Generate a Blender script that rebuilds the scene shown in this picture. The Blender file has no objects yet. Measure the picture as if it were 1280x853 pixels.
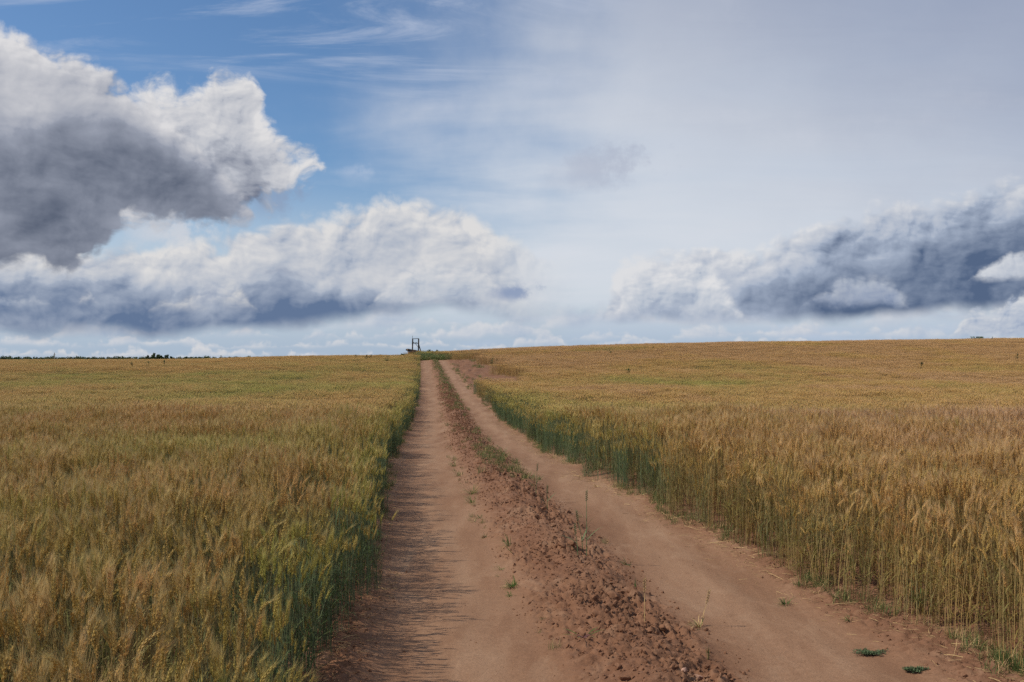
import bpy, bmesh, math, random
import numpy as np
from mathutils import Vector, Matrix

sc = bpy.context.scene
COL = sc.collection
R = math.radians

# ------------------------------------------------------------------ camera
EYE = 1.75
FPX = 1244.0          # focal length in pixels of the 1280 px wide photograph (35 mm lens)
cam_d = bpy.data.cameras.new('camera')
cam = bpy.data.objects.new('camera', cam_d)
COL.objects.link(cam)
cam_d.lens = 35.0
cam_d.sensor_width = 36.0
cam_d.clip_start = 0.1
cam_d.clip_end = 30000.0
cam.location = (0, 0, EYE)
cam.rotation_euler = (R(90.0 + 0.944), 0, 0)
sc.camera = cam

# ------------------------------------------------------------------ render settings
sc.view_settings.view_transform = 'Standard'
sc.view_settings.look = 'None'
sc.view_settings.exposure = -0.45
sc.view_settings.gamma = 1.0
sc.render.engine = 'CYCLES'
sc.cycles.use_denoising = False
sc.cycles.max_bounces = 5
sc.cycles.diffuse_bounces = 3
sc.cycles.glossy_bounces = 2
sc.cycles.transmission_bounces = 2
sc.cycles.transparent_max_bounces = 4
EXPO = 2.0 ** sc.view_settings.exposure

# ------------------------------------------------------------------ sun
SUN_EL, SUN_AZ = 46.0, 266.0        # degrees; azimuth clockwise from +Y (the view direction)
sun_d = bpy.data.lights.new('sun', 'SUN')
sun_d.energy = 5.0
sun_d.angle = R(0.8)
sun_d.color = (1.0, 0.90, 0.76)
sun = bpy.data.objects.new('sun', sun_d)
COL.objects.link(sun)
sdir = Vector((math.sin(R(SUN_AZ)) * math.cos(R(SUN_EL)), math.cos(R(SUN_AZ)) * math.cos(R(SUN_EL)), math.sin(R(SUN_EL))))
sun.rotation_euler = sdir.to_track_quat('Z', 'Y').to_euler()

# ------------------------------------------------------------------ sky: Nishita with cloud layers
world = bpy.data.worlds.new('World')
world.use_nodes = True
WT = world.node_tree
WT.nodes.clear()
try:
    world.cycles.sampling_method = 'MANUAL'
    world.cycles.sample_map_resolution = 512
except Exception:
    pass


class S:
    """A float or vector socket with arithmetic that lays down math nodes."""
    def __init__(s, sock): s.k = sock
    def _m(s, op, o=None, c=None, clamp=False):
        n = WT.nodes.new('ShaderNodeMath'); n.operation = op; n.use_clamp = clamp
        put(n.inputs[0], s)
        if o is not None: put(n.inputs[1], o)
        if c is not None: put(n.inputs[2], c)
        return S(n.outputs[0])
    def __add__(s, o): return s._m('ADD', o)
    __radd__ = __add__
    def __sub__(s, o): return s._m('SUBTRACT', o)
    def __rsub__(s, o): return (s * -1.0) + o
    def __mul__(s, o): return s._m('MULTIPLY', o)
    __rmul__ = __mul__
    def __truediv__(s, o): return s._m('DIVIDE', o)
    def __rtruediv__(s, o): return s._m('POWER', -1.0) * o
    def min(s, o): return s._m('MINIMUM', o)
    def max(s, o): return s._m('MAXIMUM', o)
    def abs(s): return s._m('ABSOLUTE')
    def sat(s): return s._m('ADD', 0.0, clamp=True)
    def pow(s, o): return s._m('POWER', o)


def put(inp, v):
    if isinstance(v, S): WT.links.new(v.k, inp)
    else: inp.default_value = v


def sstep(x, a, b, lo=0.0, hi=1.0, smooth=True):
    n = WT.nodes.new('ShaderNodeMapRange'); n.interpolation_type = 'SMOOTHSTEP' if smooth else 'LINEAR'
    n.clamp = True
    put(n.inputs['Value'], x)
    for k, v in (('From Min', a), ('From Max', b), ('To Min', lo), ('To Max', hi)):
        put(n.inputs[k], v)
    return S(n.outputs['Result'])


def vec(x, y, z=0.0):
    n = WT.nodes.new('ShaderNodeCombineXYZ')
    for i, v in enumerate((x, y, z)): put(n.inputs[i], v)
    return S(n.outputs[0])


def noise(v, scale, detail=5.0, rough=0.55, dist=0.0):
    n = WT.nodes.new('ShaderNodeTexNoise'); n.noise_dimensions = '3D'
    put(n.inputs['Vector'], v); n.inputs['Scale'].default_value = scale
    n.inputs['Detail'].default_value = detail; n.inputs['Roughness'].default_value = rough
    n.inputs['Distortion'].default_value = dist
    return S(n.outputs['Fac'])


def shift(v, x, y):
    n = WT.nodes.new('ShaderNodeVectorMath'); n.operation = 'ADD'
    put(n.inputs[0], v); n.inputs[1].default_value = (x, y, 0.0)
    return S(n.outputs[0])


def noise0(v, scale):
    return noise(v, scale, 0.0)


def make_group(name, ins, body):
    """Build a node group; ins = {socket name: type}; body(inputs dict) -> {output name: S}."""
    global WT
    outer = WT
    g = bpy.data.node_groups.new(name, 'ShaderNodeTree')
    ty = {'f': 'NodeSocketFloat', 'v': 'NodeSocketVector'}
    for k, t in ins.items(): g.interface.new_socket(k, in_out='INPUT', socket_type=ty[t])
    WT = g
    gi = g.nodes.new('NodeGroupInput')
    res = body({k: S(gi.outputs[k]) for k in ins})
    for k, (t, v) in res.items(): g.interface.new_socket(k, in_out='OUTPUT', socket_type=ty[t])
    go = g.nodes.new('NodeGroupOutput')
    for k, (t, v) in res.items(): g.links.new(v.k, go.inputs[k])
    WT = outer
    return g


def use(g, **kw):
    n = WT.nodes.new('ShaderNodeGroup'); n.node_tree = g
    for k, v in kw.items(): put(n.inputs[k], v)
    return {o.name: S(o) for o in n.outputs}


def noise_s(v, scale, detail, rough):        # noise whose scale is a socket
    n = WT.nodes.new('ShaderNodeTexNoise')
    put(n.inputs['Vector'], v); put(n.inputs['Scale'], scale)
    n.inputs['Detail'].default_value = detail; n.inputs['Roughness'].default_value = rough
    return S(n.outputs['Fac'])


def vadd(a, b):
    n = WT.nodes.new('ShaderNodeVectorMath'); n.operation = 'ADD'
    put(n.inputs[0], a); put(n.inputs[1], b)
    return S(n.outputs[0])


def _billow(octaves):
    def body(I):
        """Rounded heaps with creases between them: a few sizes of round cells added up."""
        tot, amp, k = None, 1.0, 0.0
        for i in range(octaves):
            n = WT.nodes.new('ShaderNodeTexVoronoi'); n.voronoi_dimensions = '2D'; n.feature = 'F1'
            put(n.inputs['Vector'], shift(I['Vector'], 3.7 * i, 9.2 * i)); put(n.inputs['Scale'], I['Scale'] * (2.15 ** i))
            d = S(n.outputs['Distance'])
            h = (0.24 - d * d) * (1.9 * amp)
            tot = h if tot is None else tot + h
            k += amp; amp *= 0.52
        return {'h': ('f', tot * (1.0 / k))}
    return body


G_B2 = make_group('heaps_coarse', {'Vector': 'v', 'Scale': 'f'}, _billow(2))
G_B3 = make_group('heaps_fine', {'Vector': 'v', 'Scale': 'f'}, _billow(3))


def curve(x, pts, xr=(-60.0, 60.0), yr=(0.0, 30.0)):
    n = WT.nodes.new('ShaderNodeFloatCurve')
    cv = n.mapping.curves[0]
    P = [((px - xr[0]) / (xr[1] - xr[0]), (py - yr[0]) / (yr[1] - yr[0])) for px, py in pts]
    cv.points[0].location = P[0]; cv.points[1].location = P[-1]
    for p in P[1:-1]: cv.points.new(*p)
    for p in cv.points: p.handle_type = 'AUTO_CLAMPED'
    n.mapping.update()
    put(n.inputs['Value'], sstep(x, xr[0], xr[1], smooth=False))
    return S(n.outputs['Value']) * (yr[1] - yr[0]) + yr[0]


def A(px, py):            # bearing and elevation, in degrees, of a point of the photograph
    t = math.atan((px - 640.0) / FPX)
    return math.degrees(t), math.degrees(math.atan((447.0 - py) / FPX * math.cos(t)))


def mix(f, a, b):
    n = WT.nodes.new('ShaderNodeMix'); n.data_type = 'RGBA'; n.clamp_factor = True
    put(n.inputs[0], f)
    for i, v in ((6, a), (7, b)):
        if isinstance(v, S): WT.links.new(v.k, n.inputs[i])
        else: n.inputs[i].default_value = (v[0], v[1], v[2], 1.0)
    return S(n.outputs[2])


BG = 0.10                 # world strength
def sky_rgb(r, g, b):     # display colour 0-255 -> radiance before strength
    f = lambda c: (((c / 255 + .055) / 1.055) ** 2.4 if c > 10 else c / 255 / 12.92) / EXPO / BG
    return (f(r), f(g), f(b))


tc = WT.nodes.new('ShaderNodeTexCoord')
sep = WT.nodes.new('ShaderNodeSeparateXYZ')
WT.links.new(tc.outputs['Generated'], sep.inputs[0])
dx, dy, dz = S(sep.outputs[0]), S(sep.outputs[1]), S(sep.outputs[2])
az = dx._m('ARCTAN2', dy) * (180 / math.pi)
el = dz._m('ARCSINE') * (180 / math.pi)
elp = el.max(0.0)

nish = WT.nodes.new('ShaderNodeTexSky')
nish.sky_type = 'NISHITA'
nish.sun_disc = False
nish.sun_elevation = R(SUN_EL)
nish.sun_rotation = R(SUN_AZ)
nish.altitude = 100
nish.air_density = 1.0
nish.dust_density = 0.6
nish.ozone_density = 1.6
sky = S(nish.outputs[0])
tint = WT.nodes.new('ShaderNodeVectorMath'); tint.operation = 'MULTIPLY'
put(tint.inputs[0], sky); tint.inputs[1].default_value = (0.92, 1.18, 1.43)
sky = S(tint.outputs[0])

AE = vec(az, elp)

# shared warp fields (degrees)
w1 = noise(AE, 0.16, 5, 0.55) - 0.5
w2 = noise(shift(AE, 40, 17), 0.16, 5, 0.55) - 0.5
f1 = noise(shift(AE, 11, 5), 0.75, 6, 0.6) - 0.5

# --- high veil and cirrus: planar projection so that streaks converge naturally
iz = 1.0 / (dz.max(0.0) + 0.12)
CP = vec(dx * iz, dy * iz)
def stretched(v, ang, sx, sy):
    n = WT.nodes.new('ShaderNodeMapping'); n.inputs['Rotation'].default_value = (0, 0, R(ang))
    n.inputs['Scale'].default_value = (sx, sy, 1)
    put(n.inputs['Vector'], v)
    return S(n.outputs[0])
ci = noise(stretched(CP, 38, 0.9, 3.0), 1.3, 8, 0.66, 1.1)
ci2 = noise(stretched(CP, 20, 1.0, 1.6), 0.9, 4, 0.5, 0.3)
# the veil: thick to the right of the frame, thin to the left
veil_a = sstep(az + w1 * 12.0 + (ci2 - 0.5) * 20.0 + (ci - 0.5) * 4.0 + elp * -0.55, -19.0, 1.0, smooth=True)
veil = (veil_a * (0.90 + 0.45 * (ci2 - 0.5))).sat()
veil = veil.max(sstep(elp, 12.0, 0.0) * 0.85)
veil_col = mix(sstep(elp + (az.max(0.0) * 0.42) + w2 * 5 + (ci2 - 0.5) * 9.0 + (ci - 0.5) * 3.0, 10.0, 33.0), sky_rgb(214, 219, 227), sky_rgb(154, 164, 187))
veil_col = mix(sstep(elp, 4.0, 0.3), veil_col, sky_rgb(172, 189, 211))
sky = mix(veil, sky, veil_col)
wisp = sstep(ci, 0.47, 0.72) * sstep(elp + w2 * 8.0, 13.0, 18.5) * sstep(az, 12.0, -4.0)
sky = mix(wisp * 0.62, sky, sky_rgb(190, 200, 220))
wisp2 = sstep(ci2 + f1 * 0.25, 0.55, 0.8) * veil_a
sky = mix(wisp2 * 0.30, sky, sky_rgb(215, 218, 228))


def dome_w(cx, cy, rx, ry, k=1.0):     # soft round patch, 1 in the middle
    a0, e0 = A(cx, cy)
    u = (az - a0) / rx; v = (el - e0) / ry
    return sstep(u * u + v * v, 1.0, 0.0) * k


back_sky = sky


def _warp(I):
    v = vadd(I['AE'], I['Seed'])
    wx = (noise_s(v, I['Sc'] * 0.55, 2, 0.5) - 0.5) * (I['Amp'] * 2.2)
    wy = (noise_s(shift(v, 31, 3), I['Sc'] * 0.55, 2, 0.5) - 0.5) * (I['Amp'] * 1.6)
    a2 = I['az'] + wx; e2 = I['el'] + wy
    return {'a2': ('f', a2), 'e2': ('f', e2), 'vw': ('v', vadd(vec(a2 * I['xs'], e2 * 1.3), I['Seed']))}


def _shape(I):
    pf = use(G_B3, Vector=I['vw'], Scale=I['Sc'])['h']
    nz = noise_s(shift(I['vw'], 7, 7), I['Sc'] * 2.4, 7, 0.64) - 0.5
    bump = pf * I['Amp'] + nz * (I['Amp'] * 1.1 * I['fine'])
    D = (I['dt'] + bump).min(I['db'] + bump * I['botamp'])
    return {'alpha': ('f', sstep(D, 0.0, I['soft'])), 'pf': ('f', pf), 'nz': ('f', nz), 'bump': ('f', bump)}


def _shade(I):
    # light from the upper left: compare the billows here with those a little towards the sun
    sc_, vw = I['Sc'], I['vw']
    k = 0.30 / sc_
    off = lambda a, b, c=0.0: vadd(vw, vec(k * a + c, k * b + c))
    big = use(G_B2, Vector=vw, Scale=sc_ * 0.62)['h']
    big2 = use(G_B2, Vector=off(-1.0, 1.2), Scale=sc_ * 0.62)['h']
    pf2 = use(G_B3, Vector=off(-.35, .45), Scale=sc_)['h']
    nz2 = noise_s(off(-.2, .25, 7.0), sc_ * 2.4, 5, 0.6) - 0.5
    soft_n = noise_s(shift(vw, 3, 9), sc_ * 0.50, 5, 0.58) - 0.5
    rel = (big - big2) * 0.50 + (I['pf'] - pf2) * 0.55 + (I['nz'] - nz2) * (0.8 * I['fine']) + I['pf'] * 0.25 + big * 0.2
    depth = I['dt'] + I['bump'] * 0.6 + big * I['Amp'] * 0.6
    near = sstep(depth, I['litw'] * 1.1, 0.0, I['nf'], 1.0)
    lit = sstep(depth, I['litw'], 0.0, 0.38, 0.93) + rel * I['relief'] * near + soft_n * 1.7 + I['extra']
    return {'lit': ('f', sstep(lit, -0.50, 1.18, smooth=False))}


G_WARP = make_group('cloud_warp', {'AE': 'v', 'Seed': 'v', 'az': 'f', 'el': 'f', 'Sc': 'f', 'Amp': 'f', 'xs': 'f'}, _warp)
G_SHAPE = make_group('cloud_shape', {'vw': 'v', 'Sc': 'f', 'Amp': 'f', 'fine': 'f', 'botamp': 'f', 'soft': 'f', 'dt': 'f', 'db': 'f'}, _shape)
G_SHADE = make_group('cloud_shade', {'vw': 'v', 'Sc': 'f', 'Amp': 'f', 'fine': 'f', 'litw': 'f', 'relief': 'f', 'nf': 'f', 'dt': 'f', 'pf': 'f', 'nz': 'f', 'bump': 'f', 'extra': 'f'}, _shade)


def background(c):
    n = WT.nodes.new('ShaderNodeBackground')
    n.inputs['Strength'].default_value = BG
    WT.links.new(c.k, n.inputs['Color'])
    return n


def mix_shader(f, a, b):
    n = WT.nodes.new('ShaderNodeMixShader')
    put(n.inputs[0], f)
    WT.links.new(a.outputs[0], n.inputs[1]); WT.links.new(b.outputs[0], n.inputs[2])
    return n


def cloud(base, top, bot, amp, sc_, soft, white, mid, dark, lit_w, seed, dark_fn=None, fine=1.0, botamp=0.5, relief=1.0, cap=None, warp=1.0, nf=0.22, xs=1.0):
    """One bank of cumulus between two traced outlines (bearing, elevation), laid over what is behind it."""
    w = use(G_WARP, AE=AE, Seed=vec(seed * 13.1, seed * 7.7, 0.0), az=az, el=elp, Sc=sc_, Amp=amp * warp, xs=xs)
    a2, e2, vw = w['a2'], w['e2'], w['vw']
    P = lambda q: [A(*z) for z in q]
    t = top(a2) if callable(top) else curve(a2, P(top))
    b = bot(a2) if callable(bot) else curve(a2, P(bot))
    dt = t - e2; db = e2 - b
    q = use(G_SHAPE, vw=vw, Sc=sc_, Amp=amp, fine=fine, botamp=botamp, soft=soft, dt=dt, db=db)
    alpha = q['alpha'] if cap is None else q['alpha'] * cap
    extra = w1 * 0.4
    if dark_fn is not None: extra = extra + dark_fn * 0.48
    lit = use(G_SHADE, vw=vw, Sc=sc_, Amp=amp, fine=fine, litw=lit_w, relief=relief, nf=nf, dt=dt, pf=q['pf'], nz=q['nz'], bump=q['bump'], extra=extra)['lit']
    c = mix(sstep(lit, 0.0, 0.5, smooth=False), dark, mid)
    c = mix(sstep(lit, 0.45, 1.0, smooth=False), c, white)
    # the cloud is the first shader: where it covers fully, what is behind is not worked out
    return mix_shader(1.0 - alpha, background(c), base)

sky = background(sky)

# far low rows of small cumulus along the horizon: flat bases, heads of uneven height
def row(base, e0, h, f, seed, white, mid, dark, cap=0.95):
    def top(a):
        n1 = noise(vec(a, seed * 3.0), f, 4, 0.6)
        return sstep(n1, 0.34, 0.62, smooth=False) * h + e0
    return cloud(base, top, lambda a: a * 0.0 + e0, h * 0.55, 0.62 / h, h * 0.42, white, mid, dark, h * 1.15, seed, botamp=0.12, relief=1.0, fine=1.2, cap=cap, nf=.5)

sky = row(sky, 1.55, 1.7, 0.17, 11, sky_rgb(212, 214, 219), sky_rgb(168, 182, 203), sky_rgb(128, 150, 184), 0.8)
sky = row(sky, 0.95, 1.15, 0.26, 12, sky_rgb(214, 215, 219), sky_rgb(172, 186, 206), sky_rgb(126, 150, 186), 0.8)
sky = row(sky, 0.45, 0.85, 0.36, 13, sky_rgb(216, 216, 219), sky_rgb(176, 189, 207), sky_rgb(134, 156, 189), 0.8)
sky = row(sky, -0.1, 0.75, 0.50, 14, sky_rgb(212, 213, 217), sky_rgb(178, 190, 207), sky_rgb(142, 162, 192))

# long bank in the middle left
mid_dark = dome_w(120, 400, 30, 2.6, -1.45) + dome_w(400, 405, 8, 2.2, -0.6) + dome_w(560, 330, 10, 5, 0.3) + dome_w(270, 368, 4.0, 1.7, 0.6) + dome_w(470, 300, 7, 3.5, 0.25) + dome_w(20, 350, 9, 2.5, -0.35) + dome_w(390, 375, 6, 2.2, -0.3)
endfade = sstep(az + w1 * 3.0, A(735, 0)[0], A(590, 0)[0])
sky = cloud(sky, [(-1500, 290), (-400, 290), (0, 288), (60, 296), (110, 302), (150, 300), (230, 300), (290, 290), (335, 276), (352, 262), (430, 256), (455, 248), (520, 248), (555, 256), (600, 272), (660, 300), (760, 330)],
            [(-1500, 424), (-400, 424), (0, 424), (150, 423), (420, 414), (480, 402), (560, 400), (640, 404), (680, 410), (760, 412)], 1.0, 0.42, 1.0,
            sky_rgb(220, 219, 219), sky_rgb(168, 178, 195), sky_rgb(98, 118, 150), 4.0, 3, dark_fn=mid_dark, relief=1.3, botamp=0.2, nf=.45, cap=endfade)

def heap(base, pts, yb, amp, sc_, seed, white, mid, dark, lw, soft=0.5, cap=1.0, relief=1.3):
    x0, x1 = pts[0][0], pts[-1][0]
    top = [(x0 - 90, yb + 50), (x0 - 22, yb + 8)] + pts + [(x1 + 22, yb + 8), (x1 + 90, yb + 50)]
    bot = [(x0 - 60, yb), (x1 + 60, yb)]
    return cloud(base, top, bot, amp, sc_, soft, white, mid, dark, lw, seed, relief=relief, botamp=0.5, cap=cap, nf=.5)

sky = heap(sky, [(190, 384), (205, 366), (240, 360), (262, 346), (290, 344), (310, 362), (318, 380)], 394, 0.55, 0.8, 21, sky_rgb(222, 220, 217), sky_rgb(184, 190, 202), sky_rgb(116, 134, 165), 1.9, 1.2, 0.85)
sky = heap(sky, [(92, 380), (100, 366), (112, 360), (122, 372)], 384, 0.4, 1.1, 22, sky_rgb(214, 214, 216), sky_rgb(176, 184, 198), sky_rgb(120, 136, 166), 1.0, 0.9, 0.8)
sky = heap(sky, [(-30, 376), (0, 368), (30, 370), (60, 378)], 386, 0.4, 1.0, 23, sky_rgb(190, 196, 206), sky_rgb(156, 168, 188), sky_rgb(110, 128, 160), 0.9, 0.6, 0.8)
sky = heap(sky, [(330, 342), (350, 332), (372, 336), (385, 344)], 348, 0.4, 1.0, 24, sky_rgb(150, 160, 180), sky_rgb(140, 152, 176), sky_rgb(120, 136, 166), 0.9, 0.6, 0.7)
sky = heap(sky, [(480, 350), (510, 330), (550, 322), (590, 326), (620, 345)], 384, 0.6, 0.7, 25, sky_rgb(216, 216, 218), sky_rgb(184, 192, 204), sky_rgb(140, 156, 184), 2.0, 0.8, 0.85)

# bank at the right
right_dark = dome_w(1230, 335, 15, 5.5, -0.95) + dome_w(920, 394, 16, 1.8, -0.5) + dome_w(810, 345, 5, 3.5, 0.45) + dome_w(1130, 265, 9, 2.2, 0.25) + dome_w(1400, 320, 12, 9, -0.5) + dome_w(1100, 375, 9, 2.0, -0.4)
sky = cloud(sky, [(480, 447), (700, 447), (730, 425), (757, 385), (768, 345), (790, 328), (830, 314), (880, 304), (940, 306), (980, 296), (1010, 284), (1060, 272), (1110, 252), (1180, 243), (1230, 234), (1280, 220), (1500, 190), (2200, 200)],
            [(640, 420), (700, 404), (745, 407), (800, 407), (920, 408), (1050, 405), (1150, 399), (1280, 394), (1500, 390), (2200, 400)], 0.9, 0.45, 0.8,
            sky_rgb(220, 221, 224), sky_rgb(164, 176, 196), sky_rgb(84, 102, 132), 3.8, 4, dark_fn=right_dark, relief=1.15, nf=.35, warp=0.8, botamp=0.2)
sky = cloud(sky, [(1180, 460), (1208, 352), (1225, 336), (1250, 322), (1275, 314), (1330, 318), (1400, 350), (1420, 460)],
            [(1180, 440), (1212, 352), (1240, 356), (1275, 352), (1330, 356), (1400, 358), (1420, 440)], 0.4, 0.8, 0.5,
            sky_rgb(206, 210, 217), sky_rgb(168, 178, 196), sky_rgb(115, 134, 168), 2.4, 5)

sky = heap(sky, [(772, 376), (778, 344), (800, 330), (830, 322), (862, 318), (890, 330), (912, 352), (935, 384)], 399, 0.75, 0.6, 31, sky_rgb(224, 224, 226), sky_rgb(182, 191, 205), sky_rgb(112, 132, 166), 3.0, 1.2)
sky = heap(sky, [(1015, 372), (1040, 352), (1070, 340), (1105, 345), (1130, 366)], 388, 0.6, 0.7, 32, sky_rgb(188, 195, 207), sky_rgb(150, 163, 188), sky_rgb(96, 116, 152), 1.6, 0.8, 0.75)
sky = heap(sky, [(1192, 412), (1205, 392), (1225, 382), (1242, 384), (1262, 372), (1300, 360), (1340, 372)], 424, 0.5, 0.9, 33, sky_rgb(210, 213, 218), sky_rgb(168, 180, 200), sky_rgb(104, 126, 164), 1.6, 0.5)
# small loose puffs
def puff(base, cx, cy, rx, ry, col_, k, seed, slant=0.5):
    a0, e0 = A(cx, cy)
    v = shift(AE, seed * 5.3, seed * 9.1)
    n1 = noise(v, 0.7, 6, 0.65) - 0.5
    u = (az - a0 - (el - e0) * slant + n1 * rx * 1.2) / rx; w = (el - e0 + n1 * ry * 0.8) / ry
    m = sstep((u * u + w * w)._m('SQRT') + n1 * 2.2, 1.1, 0.1)
    n = WT.nodes.new('ShaderNodeBackground'); n.inputs['Strength'].default_value = BG
    n.inputs['Color'].default_value = (*col_, 1)
    return mix_shader(1.0 - m * k, n, base)
sky = puff(sky, 745, 210, 3.2, 1.6, sky_rgb(166, 173, 193), 0.5, 1)
sky = puff(sky, 640, 366, 1.6, 0.6, sky_rgb(135, 152, 184), 0.85, 2)
sky = puff(sky, 205, 286, 2.4, 1.2, sky_rgb(205, 209, 217), 0.85, 3)
sky = puff(sky, 345, 250, 1.8, 1.2, sky_rgb(140, 152, 178), 0.55, 4)
sky = puff(sky, 445, 214, 1.4, 0.5, sky_rgb(190, 202, 222), 0.4, 5)

# the large dark cloud, upper left
sky = cloud(sky, [(0, 180), (60, 150), (110, 132), (150, 118), (180, 104), (198, 96), (215, 98), (240, 104), (262, 92), (285, 84), (300, 86), (316, 104), (326, 134), (345, 160), (365, 182), (385, 190), (396, 212), (416, 270), (440, 447)],
            [(0, 300), (100, 290), (200, 284), (260, 280), (310, 276), (345, 252), (372, 236), (398, 222), (440, 240)], 1.15, 0.5, 1.15,
            sky_rgb(222, 221, 222), sky_rgb(182, 186, 196), sky_rgb(112, 120, 140), 4.0, 6, dark_fn=dome_w(265, 215, 4.5, 2.6, -0.5) + dome_w(330, 262, 5, 1.8, -0.9) + dome_w(300, 130, 5, 3, 0.2), botamp=1.1, fine=1.45, relief=1.1, nf=.6)
big_dark = dome_w(20, 280, 22, 8.0, -0.7) + dome_w(170, 235, 10, 4.0, -0.55) + dome_w(40, 110, 10, 3.0, 0.25)
sky = cloud(sky, [(-1500, 60), (-600, 40), (-200, 10), (0, 28), (20, 32), (45, 46), (80, 62), (110, 76), (150, 94), (180, 116), (210, 142), (238, 168), (262, 190), (284, 222), (310, 262), (330, 330), (360, 447)],
            [(-1500, 336), (-200, 336), (0, 346), (40, 332), (75, 346), (112, 338), (140, 300), (165, 276), (200, 276), (250, 284), (300, 276), (345, 262), (380, 262)], 1.0, 0.42, 0.85,
            sky_rgb(220, 219, 221), sky_rgb(154, 160, 175), sky_rgb(80, 90, 110), 2.8, 7, dark_fn=big_dark, botamp=1.0, fine=1.2, relief=1.05, warp=0.8, nf=.22)

# the rest of the sky (behind and overhead): the same veil with broken cumulus, one noise each
general = back_sky
gn = noise(stretched(CP, 0, 1, 1), 1.1, 4, 0.55)
gl = noise(stretched(shift(CP, 0.12, 0.0), 0, 1, 1), 1.1, 3, 0.55)
general = mix(sstep(gn, 0.52, 0.60) * sstep(elp, 2.0, 10.0), general, mix(sstep(gl - gn, 0.05, -0.05), sky_rgb(120, 130, 150), sky_rgb(210, 211, 216)))


# the detailed banks cover the bearings ahead; they blend into the general sky beyond
ahead = sstep(az.abs(), 52.0, 38.0) * sstep(elp, 34.0, 25.0)
wo = WT.nodes.new('ShaderNodeOutputWorld')
WT.links.new(mix_shader(ahead, background(general), sky).outputs[0], wo.inputs['Surface'])
sc.world = world

# =================================================================== helpers
rng = np.random.default_rng(7)
random.seed(7)
_perm = np.random.default_rng(11).random(65536).astype(np.float64)


def _h(ix, iy, s):
    k = (ix.astype(np.int64) * 73856093) ^ (iy.astype(np.int64) * 19349663) ^ (s * 83492791)
    k = (k ^ (k >> 13)) * 1274126177
    return _perm[(k ^ (k >> 16)) & 65535]


def vn(x, y, s=0):
    """Value noise, 0..1."""
    x = np.asarray(x, float); y = np.asarray(y, float)
    ix = np.floor(x); iy = np.floor(y)
    fx = x - ix; fy = y - iy
    fx = fx * fx * (3 - 2 * fx); fy = fy * fy * (3 - 2 * fy)
    a = _h(ix, iy, s); b = _h(ix + 1, iy, s); c = _h(ix, iy + 1, s); d = _h(ix + 1, iy + 1, s)
    return (a * (1 - fx) + b * fx) * (1 - fy) + (c * (1 - fx) + d * fx) * fy


def fbm(x, y, o=4, s=0, g=0.5):
    t, a, n = 0.0, 1.0, 0.0
    for i in range(o):
        t = t + a * vn(x * 2 ** i + 17.3 * i, y * 2 ** i - 9.1 * i, s + i); n += a; a *= g
    return t / n


def smooth(x, a, b):
    t = np.clip((np.asarray(x, float) - a) / (b - a), 0, 1)
    return t * t * (3 - 2 * t)


def link(o, parent=None):
    COL.objects.link(o)
    if parent is not None: o.parent = parent
    return o


def tag(o, label=None, cat=None, group=None, kind=None):
    if label: o['label'] = label
    if cat: o['category'] = cat
    if group: o['group'] = group
    if kind: o['kind'] = kind
    return o


def mesh_np(name, V, F, mats, midx=None, smooth_=True):
    """V (n,3), F (m,3) or (m,4) numpy -> mesh datablock"""
    me = bpy.data.meshes.new(name)
    V = np.ascontiguousarray(V, dtype=np.float32); F = np.ascontiguousarray(F, dtype=np.int32)
    k = F.shape[1]
    me.vertices.add(len(V)); me.vertices.foreach_set('co', V.ravel())
    me.loops.add(F.size); me.loops.foreach_set('vertex_index', F.ravel())
    me.polygons.add(len(F)); me.polygons.foreach_set('loop_start', np.arange(0, F.size, k, dtype=np.int32))
    me.polygons.foreach_set('loop_total', np.full(len(F), k, dtype=np.int32))
    for m in mats: me.materials.append(m)
    if midx is not None: me.polygons.foreach_set('material_index', np.ascontiguousarray(midx, dtype=np.int32))
    me.polygons.foreach_set('use_smooth', np.full(len(F), smooth_, dtype=bool))
    me.update(calc_edges=True)
    return me


# ------------------------------------------------------------------ terrain
_TY = np.array([-60, 0, 15, 25, 38, 50, 64, 77, 93, 117, 150, 200, 300, 500, 900, 6000.])
_TT = np.array([0, 0, 0, 0, 0, 0, .07, .2, .43, .875, 1.0, .96, .1, -2.0, -3.2, -3.2])
_BT = np.array([0, 0, -.02, -.30, -.38, -.38, -.22, -.06, 0, 0, 0, 0, 0, 0, 0, 0.])
_LX = np.array([-500, -77, -50, -40, -29, -16.9, -13.7, -9.6, 0, 19, 43, 77, 500.])
_LZ = np.array([.3, .42, .50, .85, 1.07, 1.15, 1.62, 1.72, 2.15, 2.75, 3.1, 3.45, 3.9])
_CY = np.array([-60, 5.3, 14.1, 50, 77, 117, 140, 200, 7000.])
_CX = np.array([6.4, .82, -.115, -3.07, -5.5, -9.25, -11.5, -17.0, -17.0])


def _hermite(x, X, Y):
    x = np.clip(np.asarray(x, float), X[0], X[-1])
    m = np.gradient(Y, X)
    d = np.diff(Y) / np.diff(X)
    for i in range(len(m)):        # monotone limiting
        lo = d[max(i - 1, 0)]; hi = d[min(i, len(d) - 1)]
        m[i] = 0 if lo * hi <= 0 else np.sign(lo) * min(abs(m[i]), 3 * min(abs(lo), abs(hi)))
    i = np.clip(np.searchsorted(X, x) - 1, 0, len(X) - 2)
    h = X[i + 1] - X[i]; t = (x - X[i]) / h
    return ((2 * t ** 3 - 3 * t ** 2 + 1) * Y[i] + (t ** 3 - 2 * t ** 2 + t) * h * m[i]
            + (-2 * t ** 3 + 3 * t ** 2) * Y[i + 1] + (t ** 3 - t ** 2) * h * m[i + 1])


def road_x(y): return _hermite(y, _CY, _CX)


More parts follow.
